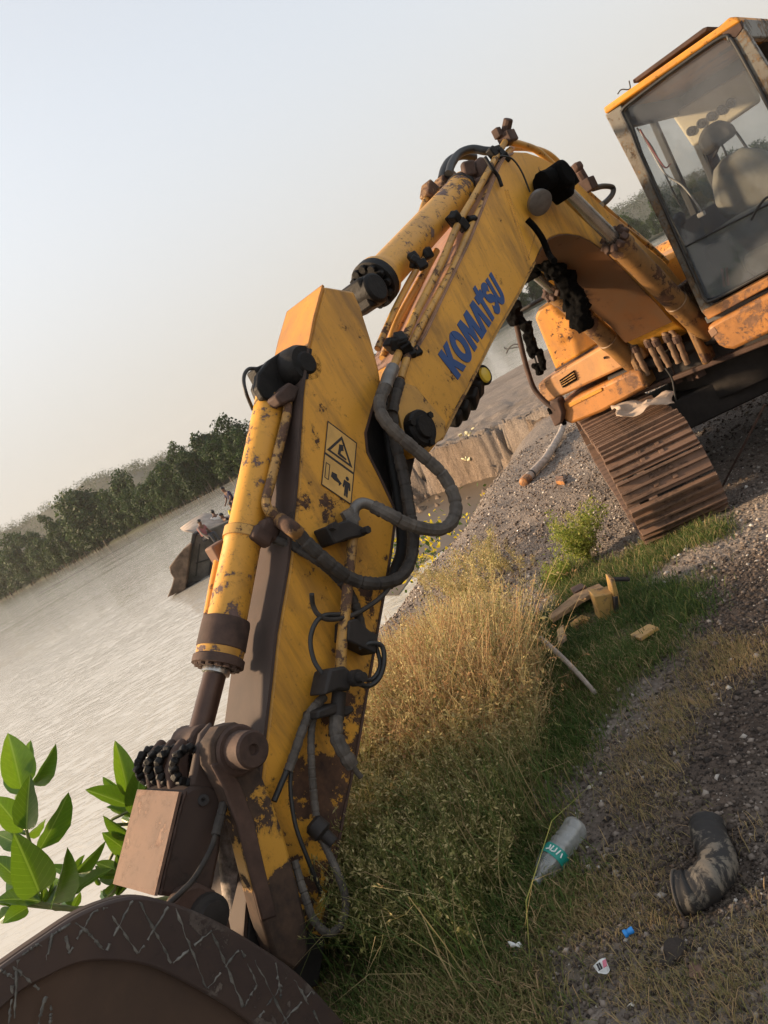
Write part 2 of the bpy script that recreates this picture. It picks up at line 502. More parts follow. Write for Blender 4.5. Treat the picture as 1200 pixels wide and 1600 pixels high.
ZONE_SOIL = [tuple(G(*p)[:2]) for p in [(980, 1210), (1080, 1090), (1110, 900), (1200, 860), (1290, 900), (1290, 1440), (1040, 1480), (960, 1400)]]
def grass_zone(x, y):
    n = fbm(x * 3, y * 3, 21) * .35
    a = sstep(.12, -.12, poly_sd(ZONE_WEED, x, y) + n)
    b = sstep(.15, -.12, poly_sd(ZONE_GRASS, x, y) + n)
    c = .3 * sstep(.15, -.12, poly_sd(ZONE_DRY, x, y) + n * 1.6)
    return np.maximum(np.maximum(a, b), c)
def dark_zone(x, y):
    n = fbm(x * 2, y * 2, 31) * .6
    return sstep(.35, -.35, poly_sd(ZONE_SOIL, x, y) + n)

def mat_ground():
    m = Mat('gravel_ground')
    big = m.noise(.9, 5, .6)
    base = m.ramp(big, [(.3, (.155, .128, .106)), (.7, (.24, .20, .168))])
    soil = m.ramp(m.noise(6, 6, .7), [(.3, (.055, .040, .032)), (.7, (.13, .095, .072))])
    col = m.mix(m.attr('soil'), base, soil)
    earth = m.ramp(m.noise(5, 6, .7, stretch=(1, 1, .5), dist=1.0), [(.3, (.10, .072, .05)), (.7, (.25, .182, .128))])
    col = m.mix(m.attr('cliff'), col, earth)
    litter = m.ramp(m.noise(25, 5, .7), [(.35, (.05, .048, .02)), (.65, (.16, .12, .055))])
    col = m.mix(m.attr('grass'), col, litter)
    st = m.voro(55, out='Color')
    spk = m.ramp(st, [(0, .55), (1, 1.5)])
    col = m.mix(.8, col, spk, 'MULTIPLY')
    w = m.ramp(m.voro(36, out='Distance'), [(.10, 1.0), (.16, 0.0)])
    col = m.mix(m.math('MULTIPLY', w, .35), col, (.42, .38, .34))
    m.set(col, .92, 0, .25)
    h = m.math('ADD', m.math('MULTIPLY', m.voro(48), -.8), m.noise(22, 6, .7))
    m.bump(h, .9, .02)
    return m.m
M['ground'] = mat_ground()
ground_ob = build_terrain()
tag(ground_ob, 'brown gravel and dark soil of the river bank', None, None, 'structure')

# river
def mat_water():
    m = Mat('river_water')
    mp = (1, 1, 1)
    n1 = m.noise(.55, 4, .6, stretch=(.55, 1.7, 1), dist=.5)
    n2 = m.noise(4.2, 4, .62, stretch=(.5, 1.6, 1), dist=.8)
    n3 = m.noise(11, 2, .5, stretch=(.6, 1.4, 1))
    crest = m.ramp(n2, [(.46, 0.0), (.66, 1.0)])
    patch = m.ramp(m.noise(.11, 3, .55, stretch=(.6, 1.5, 1), dist=.6), [(.36, .25), (.62, 1.0)])
    h = m.math('MULTIPLY', m.math('MULTIPLY', m.attr('chop'), patch), m.math('ADD', m.math('MULTIPLY', n1, .30), m.math('ADD', m.math('MULTIPLY', crest, .30), m.math('MULTIPLY', n3, .02))))
    m.set((.50, .47, .405), .04, 0, .5)
    m.b.inputs['IOR'].default_value = 1.6
    m.bump(h, .24, .2)
    return m.m
M['water'] = mat_water()
def build_water():
    rad = np.concatenate([[1.0], np.geomspace(3, 3500, 60)]); ang = np.linspace(0, 2 * np.pi, 97)[:-1]
    A, Rr = np.meshgrid(ang, rad); V = np.stack([Rr * np.sin(A), Rr * np.cos(A), np.full(A.shape, WATER_Z)], -1).reshape(-1, 3)
    nr, na = A.shape; idx = np.arange(nr * na).reshape(nr, na); nx = np.roll(idx, -1, 1)
    F = np.stack([idx[:-1], nx[:-1], nx[1:], idx[1:]], -1).reshape(-1, 4)
    return np_mesh('river', V, F, M['water'], {'chop': ('POINT', np.interp(np.hypot(V[:, 0], V[:, 1]), [6, 30, 90, 300], [1, .95, .85, .75]))})
tag(build_water(), 'wide pale rippled river behind the machine', None, None, 'structure')

# ------------------------------------------------------------------ far shore, its trees and the hill
SHORE = [(-2400, 900), (-900, 640), (-500, 520)] + [tuple(atZ(*p, WATER_Z)[:2]) for p in [(0, 940), (100, 888), (200, 836), (290, 789), (375, 745)]] + \
        [(10, 190), (45, 215), (85, 300)] + [tuple(atZ(*p, WATER_Z)[:2]) for p in [(790, 506), (856, 470)]] + [(190, 380), (330, 430), (600, 520), (1500, 700), (2600, 1500)]
def build_far():
    S = np.array(SHORE)
    rows = []
    for k, (off, dz) in enumerate([(0, -1.0), (3, .6), (14, 1.6), (60, 4), (260, 9), (1400, 14)]):
        d = S / np.linalg.norm(S, axis=1)[:, None]
        rows.append(np.column_stack([S + d * off, np.full(len(S), WATER_Z + dz)]))
    V = np.vstack(rows); n = len(S)
    idx = np.arange(len(V)).reshape(len(rows), n)
    F = np.stack([idx[:-1, :-1], idx[:-1, 1:], idx[1:, 1:], idx[1:, :-1]], -1).reshape(-1, 4)
    return np_mesh('far_shore', V, F, M['far_soil'], smooth=True)
M['far_soil'] = plain('far_bank_soil', (.028, .034, .017), .95, 0, .4, .2, 0)
tag(build_far(), 'low wooded bank across the river', None, None, 'structure')

def leaf_mat(name, cols, trans=.35, rough=.6):
    m = Mat(name)
    a = m.attr('tint')
    c = m.ramp(a, [(i / (len(cols) - 1), cols[i]) for i in range(len(cols))])
    if name == 'far_tree_leaves':      # every tree its own shade of green
        oi = m.n.new('ShaderNodeObjectInfo'); c = m.mix(1.0, c, m.ramp(oi.outputs['Random'], [(0, (.5, .58, .55)), (.4, (.75, .85, .7)), (.8, (1.0, 1.0, .7)), (1, (1.2, 1.1, .65))]), 'MULTIPLY')
    m.set(c, rough, 0, .3)
    tr = m.n.new('ShaderNodeBsdfTranslucent'); mx = m.n.new('ShaderNodeMixShader'); mx.inputs[0].default_value = trans
    m.l.new(c, tr.inputs[0]); m.l.new(m.b.outputs[0], mx.inputs[1]); m.l.new(tr.outputs[0], mx.inputs[2]); m.l.new(mx.outputs[0], m.out.inputs[0])
    return m.m
M['crown'] = leaf_mat('far_tree_leaves', [(.010, .026, .008), (.026, .058, .013), (.055, .095, .022)], .25)
M['bark'] = plain('tree_bark', (.09, .07, .05), .9, 0, .3, 2, 0)

def leaf_cloud(n, lobes, size, seed, shell=.55):
    """n leaf clumps (two crossed bent quads) spread through ellipsoid lobes"""
    g = np.random.default_rng(seed)
    w = np.array([l[3] * l[4] * l[5] for l in lobes]) ** .7; w /= w.sum()
    k = g.choice(len(lobes), n, p=w); L = np.array(lobes)[k]
    d = g.normal(size=(n, 3)); d /= np.linalg.norm(d, axis=1)[:, None]
    rr = 1 - (1 - shell) * g.random(n) ** 1.3
    rr *= 1 + .18 * g.normal(size=n)
    c = L[:, :3] + d * rr[:, None] * L[:, 3:6]
    nrm = d * .6 + g.normal(size=(n, 3)) * .7 + np.array([0, 0, .5]); nrm /= np.linalg.norm(nrm, axis=1)[:, None]
    t = np.cross(nrm, g.normal(size=(n, 3))); t /= np.linalg.norm(t, axis=1)[:, None]; b = np.cross(nrm, t)
    s = size * (.5 + g.random(n)); s1 = s[:, None]; s2 = s[:, None] * (.45 + .3 * g.random(n))[:, None]
    V = np.stack([c - t * s1, c - b * s2 - nrm * s1 * .15, c + t * s1, c + b * s2 - nrm * s1 * .15], 1).reshape(-1, 3)
    F = np.arange(n * 4).reshape(-1, 4)
    tint = np.clip(.5 + .2 * g.normal(size=n) + .12 * (k % 3 - 1), 0, 1)
    return V, F, np.repeat(tint, 4)

TREE_KINDS = []
def tree_kind(seed, h, spread, lobes_n, airy):
    g = np.random.default_rng(seed)
    lobes = []
    for i in range(lobes_n):
        f = (i + .5) / lobes_n
        zz = h * (.12 + .76 * f); rad = spread * (1 - abs(f - .45) * .9)
        a = g.random() * 6.28; o = rad * .55 * g.random() ** .5
        r = spread * (.30 + .25 * g.random())
        lobes.append((math.cos(a) * o, math.sin(a) * o, zz, r, r, r * (.6 + .3 * g.random())))
    V, F, t = leaf_cloud(int(2600 * (1 - airy * .55)), lobes, .30, seed + 1, .5)
    cr = np_mesh('crown', V, F, M['crown'], {'tint': ('POINT', t)})
    mb = MB(); mb.tube([(0, 0, -1.5), (.1, 0, h * .3), (.2, .1, h * .75)], [.28, .22, .08], 6)
    for l in lobes[1::2]: mb.tube([(.1, 0, h * .25 + l[2] * .15), (l[0] * .6, l[1] * .6, l[2] * .8), l[:3]], [.12, .08, .03], 5)
    tr = mb.build('trunk', M['bark'])
    root = empty('far_tree'); cr.parent = root; tr.parent = root
    return root
KINDS = [tree_kind(100, 13, 4.6, 9, 0), tree_kind(210, 16, 4.2, 10, .1), tree_kind(320, 10, 4.8, 8, 0), tree_kind(430, 17, 4.6, 7, .6), tree_kind(540, 12, 5.5, 9, .25)]
KH = [13, 16, 10, 17, 12]
_used = [False] * 5
def put_tree(k, x, y, z, s, rz, label, group):
    src = KINDS[k]
    if not _used[k]:
        _used[k] = True; r = src
    else:
        r = src.copy(); link(r)
        for ch in src.children:
            c = ch.copy(); link(c, r)
    r.location = (x, y, z); sx = random.uniform(.75, 1.2); r.scale = (s * sx, s * sx * random.uniform(.9, 1.1), s); r.rotation_euler = (0, 0, rz)
    tag(r, label, 'tree', group)
# height of the canopy along the shore: (pixel x of the shore point, pixel y, canopy height m)
CAN = [((-60, 971), 26), ((0, 940), 26), ((60, 909), 26), ((120, 878), 26), ((175, 849), 23.5), ((215, 828), 20.5), ((252, 809), 21), ((280, 795), 18.5), ((301, 784), 14), ((315, 777), 19), ((350, 758), 16.5), ((385, 740), 15.5), ((410, 728), 16)]
tree_n = 0
def shore_row(pts, per_m, depth0, depth1, hs, label, group):
    global tree_n
    for i in range(len(pts) - 1):
        (a, ha), (b, hb) = pts[i], pts[i + 1]
        A, B = Vector(a), Vector(b); n = max(1, int(A.angle(B) * per_m + .5))
        for k in range(n):
            f = (k + random.random()) / n; p = A.lerp(B, f); h = lerp(ha, hb, f)
            d = p.normalized(); q = p + d * random.uniform(depth0, depth1)
            kk = random.choice([0, 1, 2, 4, 0, 1, 3, 4]); sc = h * hs * random.uniform(.55, 1.10) / KH[kk]
            put_tree(kk, q.x, q.y, WATER_Z + .6 + depth0 * .06, sc, random.uniform(0, 6.28), label, group); tree_n += 1
# pool sheet below the eroded bank, the bank's brown reflection put into its colour
M['pool'] = plain('pool_reflection_brown', (.10, .075, .05), .45, 0, .25, .6, .05, .25)
mbp = MB(); mbp.add([tuple(atZ(a, b, WATER_Z + .012)) for a, b in [(560, 930), (585, 800), (640, 740), (720, 730), (790, 740), (760, 800), (720, 840), (660, 880), (640, 905), (622, 930)]], [list(range(10))])
tag(mbp.build('pool', M['pool'], None, smooth=False), 'still pool below the eroded bank with its brown reflection painted in', None, None, 'structure')
LEFTP = [((atZ(*p, WATER_Z).x, atZ(*p, WATER_Z).y), h) for p, h in CAN]
shore_row(LEFTP, 120, -1, 2, .26, 'low bushy shrub overhanging the water on the far left bank', 'shrubs along the far left bank')
shore_row(LEFTP, 140, 1, 6, .70, 'dark green tree in the front row at the water on the far left bank', 'front row of trees on the far left bank')
shore_row(LEFTP, 150, 8, 22, 1.0, 'tall dark green tree in the back row of the far left bank', 'back row of trees on the far left bank')
RP = [((85, 300), 17), ((atZ(790, 506, WATER_Z).x, atZ(790, 506, WATER_Z).y), 18), ((atZ(856, 470, WATER_Z).x, atZ(856, 470, WATER_Z).y), 20), ((190, 380), 22), ((240, 400), 22), ((330, 430), 20)]
shore_row(RP, 110, 2, 22, .95, 'dark green tree on the far bank seen behind the machine', 'trees on the far bank behind the machine')
shore_row([((5, 190), 15), ((45, 215), 16), ((85, 300), 17)], 75, 2, 16, .95, 'dark green tree on the far bank behind the boom', 'trees on the far bank behind the boom')

# ------------------------------------------------------------------ the excavator
# local frame: x towards the cab side, y towards the rear of the upper structure, z up
AL = R(46)
X0 = Vector((2.667, 5.3, 0.0))
EC = Vector((math.cos(AL), -math.sin(AL), 0)); EB = Vector((math.sin(AL), math.cos(AL), 0)); EZ = Vector((0, 0, 1))
def to_local(P):
    d = P - X0
    return Vector((d.dot(EC), d.dot(EB), d.z))
EYE_L = to_local(EYE)
def ray_l(px, py):
    d = ray(px, py)
    return Vector((d.dot(EC), d.dot(EB), d.z))
def S(px, py, q):
    d = ray_l(px, py); return EYE_L + d * ((q - EYE_L.x) / d.x)
def Fy(px, py, y):
    d = ray_l(px, py); return EYE_L + d * ((y - EYE_L.y) / d.y)
_fl = Vector((_f.dot(EC), _f.dot(EB), _f.z))
def pxr(p, rpx):
    """radius in metres of rpx pixels at local point p"""
    return rpx * (Vector(p) - EYE_L).dot(_fl) / FPX

EX = empty('excavator', X0, -AL, 'old yellow tracked excavator with chipped paint reaching its arm towards the viewer', 'excavator')

BN, BF = -.22, -.60               # near and far side of the boom
SN, SF = -.27, -.53               # near and far side of the stick

def prism(mb, px, q0, q1):
    top = [S(x, y, q0) for x, y in px]
    return mb.slab(top, (q1 - q0, 0, 0))
def side_plate(px, q0, q1, name, mat, parent, bevel=.008):
    mb = MB(); prism(mb, px, q0, q1)
    return mb.build(name, mat, parent, bevel)
def ribbon(mb, px, q0, q1, th, q=None):
    """plate that follows an edge of the side outline, from q0 to q1, th thick (sign gives the side)"""
    q = q0 if q is None else q
    P = [S(x, y, q) for x, y in px]
    loops = []
    for i, p in enumerate(P):
        t = (P[min(i + 1, len(P) - 1)] - P[max(i - 1, 0)]); t.x = 0; t.normalize()
        n = Vector((0, -t.z, t.y))
        o = n * th
        loops.append([Vector((q0, p.y, p.z)), Vector((q1, p.y, p.z)), Vector((q1, p.y + o.y, p.z + o.z)), Vector((q0, p.y + o.y, p.z + o.z))])
    return mb.loft(loops)
def hose(name, pts, rpx, mat, parent, ridged=False, n=10, sub=8, wobble=0.0):
    """pts: (px, py, q)"""
    P = smooth_path([S(*p) for p in pts], sub)
    r = pxr(P[len(P) // 2], rpx)
    if ridged:
        # resample evenly so that the wrapping shows as rings
        L = [0]
        for a, b in zip(P, P[1:]): L.append(L[-1] + (b - a).length)
        step = r * .30; m = max(4, int(L[-1] / step)); Q = []; rs = []; j = 0
        for i in range(m + 1):
            s = L[-1] * i / m
            while j < len(L) - 2 and L[j + 1] < s: j += 1
            Q.append(P[j].lerp(P[j + 1], (s - L[j]) / max(L[j + 1] - L[j], 1e-9)))
            rs.append(r * (1.0 + .05 * math.sin(i * 1.3) * (i % 9 < 6) if i % 9 else .87) * random.uniform(.98, 1.03))
        P, r = Q, rs
    mb = MB(); mb.tube(P, r, n)
    return mb.build(name, mat, parent, sharp=32 if ridged else 60)

# ---- boom
BOOM_LOW = [(690, 684), (712, 640), (735, 597), (768, 531), (808, 462), (836, 408)]
BOOM_ARCH = [(841, 396), (848, 383), (858, 372), (872, 366), (888, 365), (905, 368), (922, 376), (940, 389), (960, 407), (985, 432), (1010, 458), (1026, 474)]
BOOM_FOOT = [(1050, 502), (1075, 520), (1090, 512), (1090, 480), (1065, 440), (1035, 406)]
BOOM_TOP = [(1007, 383), (961, 340), (922, 304), (889, 272), (868, 258), (846, 246), (823, 238), (802, 237), (789, 243), (781, 256), (767, 290), (735, 371), (699, 446), (664, 521), (650, 544)]
BOOM_TIP = [(625, 592), (614, 640), (630, 690), (655, 710), (672, 706)]
boom = side_plate(BOOM_LOW + BOOM_ARCH + BOOM_FOOT + BOOM_TOP + BOOM_TIP, BN, BF, 'boom', M['boom'], EX, .006)
mb = MB(); ribbon(mb, BOOM_TOP[::-1][:8], BN + .012, BF - .012, -.012)
mb.build('top_plate', M['topplate'] if 'topplate' in M else M['rust_smooth'], boom)
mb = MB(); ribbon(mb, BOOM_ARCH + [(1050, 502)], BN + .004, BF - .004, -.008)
mb.build('underside_shade_plate', M['under'] if 'under' in M else M['rust'], boom)  # added plate, the shade under the boom put into its colour
mb = MB(); ribbon(mb, BOOM_LOW, BN + .014, BF - .014, -.012); mb.build('bottom_flange', M['pipe'], boom)
mb = MB()
for a, b in (((789, 297), (823, 408)), ((836, 366), (825, 402)), ((793, 297), (827, 406))):
    mb.tube([S(*a, BN), S(*b, BN)], .005, 6)
mb.build('weld_seam', M['boom'], boom)
# triangular reinforcing plate and pin at the tip
side_plate([(628, 600), (645, 606), (692, 662), (690, 684), (668, 702), (655, 712), (630, 690), (616, 640)], BN + .001, BN + .02, 'tip_plate', M['pipe'], boom, .004)
mb = MB(); a = S(652, 672, BN + .02); mb.lathe(a, a + Vector((1, 0, 0)), [(0, .085), (.035, .085), (.045, .075), (.045, .055), (.06, .05), (.06, 0)], 24)
tp = mb.build('tip_pin', M['grease'], boom)
for k in range(3):
    mb = MB(); ang = k * 2.1 + .4; mb.cyl(a + Vector((.03, math.cos(ang) * .075, math.sin(ang) * .075)), a + Vector((.055, math.cos(ang) * .075, math.sin(ang) * .075)), .017, 6); mb.build('bolt', M['grease'], boom)

# raised letters of the maker's name (flat print on the side plate)
M['blue'] = paint('blue_print', (.013, .062, .21), .16, .10, 10, False)
TQ = [Vector(p) for p in ((684.6, 553.3), (767.5, 424.5), (715.8, 593.6), (790.9, 466.2))]   # top-left, top-right, bottom-left, bottom-right
def letter_px(u, v):
    return TQ[2].lerp(TQ[3], u).lerp(TQ[0].lerp(TQ[1], u), v)
def stroke_poly(pts, w):
    P = [Vector(p) for p in pts]; A, B = [], []
    for i, p in enumerate(P):
        t = (P[min(i + 1, len(P) - 1)] - P[max(i - 1, 0)]).normalized(); nn = Vector((-t.y, t.x)) * w / 2
        A.append(p + nn); B.append(p - nn)
    return [tuple(p) for p in A + B[::-1]]
def arc(cx, cy, rx, ry, a0, a1, n=14):
    return [(cx + rx * math.cos(R(a0 + (a1 - a0) * k / n)), cy + ry * math.sin(R(a0 + (a1 - a0) * k / n))) for k in range(n + 1)]
LET = [
 ('K', 0, .155, [[(0, 0), (0, 1), (.40, 1), (.40, .66), (.64, 1), (1.08, 1), (.66, .5), (1.10, 0), (.66, 0), (.40, .34), (.40, 0)]]),
 ('O', .165, .335, [arc(.5, .5, .52, .54, 92, 448, 30) + arc(.5, .5, .17, .26, 448, 92, 24)]),
 ('M', .345, .555, [[(0, 0), (.07, 1), (.36, 1), (.5, .52), (.64, 1), (.93, 1), (1, 0), (.73, 0), (.70, .58), (.57, .06), (.43, .06), (.30, .58), (.27, 0)]]),
 ('A', .545, .70, [[(0, 0), (.34, 1), (.72, 1), (1.0, 0), (.64, 0), (.60, .2), (.52, .62), (.36, 0)]]),
 ('T', .685, .79, [[(.30, 0), (.30, .72), (0, .72), (0, 1), (.34, 1), (.40, 1.22), (.78, 1.22), (.74, 1), (1.02, 1), (1.02, .72), (.72, .72), (.72, 0)]]),
 ('S', .79, .895, [stroke_poly(arc(.5, .70, .36, .20, 20, 250, 12) + arc(.5, .28, .36, .20, 90, -160, 12)[1:], .30)]),
 ('U', .895, 1.0, [[(0, 1), (0, .30)] + arc(.5, .30, .5, .33, 180, 360, 14) + [(1, 1), (.64, 1), (.64, .32)] + arc(.5, .32, .14, .12, 0, -180, 6) + [(.36, 1)]]),
]
for ch, u0, u1, polys in LET:
    mb = MB()
    for pl in polys:
        loop = [letter_px(lerp(u0, u1, x), y) for x, y in pl]
        mb.slab([S(p.x, p.y, BN + .0035) for p in loop], (-.0028, 0, 0))
    mb.build('letter', M['blue'], boom, smooth=False)

# pipes along the boom with their clamps
PQ = BN - .03
for pts in ([(789, 222, PQ), (775, 246, PQ), (742, 305, PQ), (716, 350, PQ), (690, 410, PQ), (650, 490, PQ), (628, 540, PQ), (613, 578, PQ + .03), (606, 596, PQ + .03)],
            [(800, 232, PQ - .06), (790, 244, PQ), (763, 300, PQ + .01), (735, 356, PQ + .01), (707, 420, PQ + .01), (668, 490, PQ + .01), (645, 535, PQ + .01), (632, 572, PQ + .03), (626, 592, PQ + .03)],
            [(700, 372, -.5), (668, 430, -.5), (640, 480, -.5), (612, 530, -.5), (598, 560, -.5)],
            [(682, 392, -.42), (655, 440, -.42), (622, 500, -.42), (606, 545, -.42)]):
    hose('oil_pipe', pts, 6.0, M['pipe'], boom)
for (x, y, w) in ((713, 345, 26), (733, 352, 16), (622, 545, 34), (640, 556, 22), (650, 408, 20), (778, 246, 22)):
    mb = MB(); p = S(x, y, PQ); 
    for k in range(5):
        mb.box(p + Vector((random.uniform(-.03, .03), random.uniform(-.035, .035), random.uniform(-.04, .04))), (.05, pxr(p, w) * .75, pxr(p, w) * .55), Quaternion((random.random(), random.random() * .6, .2, .3)).normalized().to_matrix())
    mb.build('pipe_clamp', M['grease'], boom, .008)
# swivel block and the pipes going over the knee to the rear
mb = MB(); p = S(793, 216, PQ); mb.box(p, (.09, .10, .07)); mb.box(p + Vector((-.02, -.05, .05)), (.05, .05, .06)); mb.cyl(p + Vector((0, 0, .03)), p + Vector((.06, 0, .09)), .03, 10)
mb.build('swivel_block', M['rust'], boom, .008)
hose('oil_pipe', [(797, 222, PQ), (815, 226, PQ), (840, 236, PQ), (868, 262, PQ), (905, 300, PQ - .02), (960, 345, PQ - .05), (1010, 382, PQ - .1), (1042, 410, PQ - .1)], 5, M['pipe'], boom)
hose('oil_pipe', [(800, 230, -.45), (830, 232, -.45), (862, 245, -.45), (900, 285, -.45), (950, 330, -.45), (1000, 372, -.45), (1036, 404, -.45)], 5, M['pipe'], boom)
hose('bent_hose', [(784, 236, -.3), (760, 236, -.36), (738, 233, -.42), (718, 240, -.46), (706, 256, -.46), (701, 272, -.45)], 6.5, M['cable'], boom)
hose('bent_hose', [(742, 246, -.5), (722, 243, -.52), (704, 250, -.53), (694, 265, -.53), (690, 280, -.52)], 6.5, M['cable'], boom)
hose('thin_wire', [(782, 243, BN + .02), (800, 248, BN + .03), (815, 268, BN + .03), (828, 300, BN + .01)], 1.4, M['cable'], boom)
hose('thin_wire', [(758, 246, BN), (768, 262, BN + .02), (778, 275, BN + .02), (784, 291, BN + .02)], 3, M['grease'], boom)
# valve with a bent hose on the rear top edge
mb = MB(); p = S(918, 290, -.3); mb.box(p, (.10, .12, .09)); mb.cyl(p, p + Vector((0, -.03, .12)), .035, 10); mb.lathe(p + Vector((0, -.03, .11)), p + Vector((0, -.03, .2)), [(0, .03), (.02, .045), (.06, .04), (.07, 0)], 10)
mb.build('valve_block', M['rust'], boom, .008)
hose('bent_hose', [(926, 295, -.3), (942, 291, -.3), (957, 293, -.3), (957, 303, -.3), (948, 314, -.3), (940, 320, -.3)], 4.2, M['cable'], boom)
# lamp under the boom
mb = MB(); p = S(748, 590, -.45)
mb.lathe(p + Vector((.05, 0, 0)), p + Vector((-.1, 0, 0)), [(0, .055), (.01, .06), (.06, .05), (.08, .02)], 18)
lamp = mb.build('work_lamp', M['grease'], boom)
M['lampglass'] = Mat('yellow_lamp_glass').set((.75, .55, .06), .25)
mb = MB(); mb.lathe(p + Vector((.055, -.02, 0)), p + Vector((.2, -.02, 0)), [(0, .045), (.012, .04), (.018, .02), (.02, 0)], 16); mb.build('lamp_lens', M['lampglass'], boom)
mb = MB()
for (x, y, s) in ((738, 606, .10), (730, 622, .10), (716, 640, .09), (704, 652, .08)):
    q = S(x, y, -.47); mb.box(q, (.12, s, s * 1.1), Quaternion((1, .2 * random.random(), .3, .1)).normalized().to_matrix())
mb.build('lamp_bracket', M['grease'], boom, .02)

# ---- arm cylinder on top of the boom
QC = -.41
a0, a1 = S(728, 290, QC), S(585, 444, QC)
ax = (a1 - a0); Lc = ax.length; ax.normalize()
acyl = MB().lathe(a0, a1, [(0, .05), (.0, .085), (.02, .093), (Lc - .13, .093), (Lc - .12, .097), (Lc - .10, .10), (Lc - .06, .118), (Lc - .01, .118), (Lc, .10), (Lc, .05)], 32).build('arm_cylinder', M['cyl'], EX, sharp=40)
MB().lathe(a0 + ax * (Lc - .035), a1, [(0, .121), (.05, .121), (.055, .11), (.055, .05)], 28).build('gland', M['grease'], acyl)
x = ax.orthogonal().normalized(); y = ax.cross(x)
for k in range(12):
    c = a1 + (x * math.cos(k * math.pi / 6) + y * math.sin(k * math.pi / 6)) * .096 + ax * .012
    MB().cyl(c, c + ax * .03, .019, 8).build('bolt', M['grease'], acyl)
MB().cyl(a1, a1 + ax * .10, .055, 20).build('rod', M['grease'], acyl)
mb = MB(); p = a1 + ax * .13; mb.box(p, (.17, .14, .15)); mb.cyl(p + Vector((-.11, 0, 0)), p + Vector((.11, 0, 0)), .075, 20); mb.build('rod_eye', M['grease'], acyl, .015)
mb = MB(); mb.lathe(a0 + ax * .05, a0 + ax * .12, [(0, .097), (.03, .099), (.035, .095)], 28); mb.build('band', M['dark'], acyl)
mb = MB(); p = a0 - ax * .06; mb.cyl(p + Vector((-.12, 0, 0)), p + Vector((.14, 0, 0)), .08, 16); mb.box(p - ax * .04, (.2, .13, .12))
for k in range(6): mb.box(p + Vector((random.uniform(-.12, .12), random.uniform(-.1, .06), random.uniform(-.1, .08))), (.08, .09, .07), Quaternion((random.random(), random.random(), .4, .2)).normalized().to_matrix())
mb.build('base_bracket', M['rust'], acyl, .015)
mb = MB()
for (x_, y_) in ((690, 292), (670, 300), (700, 280)): mb.box(S(x_, y_, -.52), (.08, .11, .07), Matrix.Rotation(R(40), 3, 'X'))
mb.build('port_block', M['boomcyl'], acyl, .01)
hose('port_pipe', [(694, 286, -.53), (672, 304, -.53), (663, 318, -.53), (655, 345, -.55)], 5, M['pipe'], acyl)
mb = MB(); p = S(664, 398, -.36); mb.box(p, (.06, .08, .06)); mb.build('pipe_clamp', M['grease'], acyl, .01)
hose('port_pipe', [(664, 398, -.36), (640, 440, -.36), (618, 482, -.36), (603, 515, -.36), (590, 545, -.36)], 5.5, M['pipe'], acyl)

# ---- boom lift cylinders
def lift(q, rt, gl, bt, name):
    t, g_, b_ = S(*rt, q), S(*gl, q), S(*bt, q)
    ax = (b_ - g_).normalized(); L = (b_ - g_).length
    body = MB().lathe(g_, b_, [(0, .05), (0, .088), (.10, .09), (.11, .08), (L * .62, .08), (L * .62 + .005, .086), (L * .66, .086), (L * .66 + .005, .08), (L - .05, .08), (L + .02, .07), (L + .05, .03)], 28).build(name, M['boomcyl'], EX, sharp=40)
    MB().cyl(t, g_ + ax * .02, .046, 20).build('rod', M['chrome'], body)
    mb = MB(); p = t
    mb.cyl(p + Vector((-.11, 0, 0)), p + Vector((.1, 0, 0)), .085, 18); mb.box(p + (g_ - t) * .08, (.14, .15, .15), Matrix.Rotation(R(35), 3, 'X'))
    mb.build('rod_eye', M['rag'], body, .02)
    mb = MB(); ox = ax.orthogonal().normalized(); oy = ax.cross(ox)
    for k in range(10):
        c = g_ + (ox * math.cos(k * .628) + oy * math.sin(k * .628)) * .078
        mb.box(c, (.045, .05, .04), Quaternion((random.random(), random.random(), random.random(), .5)).normalized().to_matrix())
    mb.build('gland', M['rust'], body, .008)
    return body
l1 = lift(-.10, (866, 282), (960, 374), (1106, 522), 'lift_cylinder')
l2 = lift(-.72, (822, 414), (866, 452), (994, 572), 'lift_cylinder')
hose('pin_rag', [(846, 284, -.1), (862, 278, -.08), (880, 272, -.08), (893, 292, -.08)], 15, M['rag'], l1)
mb = MB(); p = S(838, 313, -.16); mb.lathe(p, p + Vector((.5, -.45, -.5)), [(0, .04), (.02, .075), (.05, .078), (.055, .07), (.06, 0)], 24); mb.build('pin_cap', M['steelgrey'], l1, sharp=30)
hose('grease_strap', [(824, 343, BN + .04), (836, 356, BN + .05), (848, 374, BN + .05), (858, 398, BN + .04), (866, 408, -.1)], 5, M['rag'], boom)

def lumpy(name, pts, q, rpx, mat, parent, n=70, seed=1, jitter=.6):
    """ragged hanging stuff: many small overlapping scraps along a path"""
    g = random.Random(seed); P = smooth_path([S(x, y, q) for x, y in pts], 6); mb = MB()
    for k in range(n):
        p = P[g.randrange(len(P))]; r = pxr(p, rpx)
        v = Vector((g.gauss(0, .5), g.gauss(0, .5), g.gauss(0, .5))) * r * jitter
        s = r * g.uniform(.35, .9)
        mb.box(p + v, (s, s * g.uniform(.6, 1.3), s * g.uniform(.8, 1.6)), Quaternion((g.random(), g.random() - .5, g.random() - .5, g.random() - .5)).normalized().to_matrix())
    o = mb.build(name, mat, parent, 0)
    rm = o.modifiers.new('remesh', 'REMESH'); rm.mode = 'VOXEL'; rm.voxel_size = .012
    dt = bpy.data.textures.new('rag_noise', 'CLOUDS'); dt.noise_scale = .06
    dm = o.modifiers.new('rough', 'DISPLACE'); dm.texture = dt; dm.strength = .022; dm.mid_level = .5
    return o
tag(lumpy('torn_rag', [(852, 408), (872, 425), (890, 450), (903, 480), (907, 505)], -.55, 20, M['rag'], EX, 90, 3), 'torn black rag hanging from the far lift cylinder')
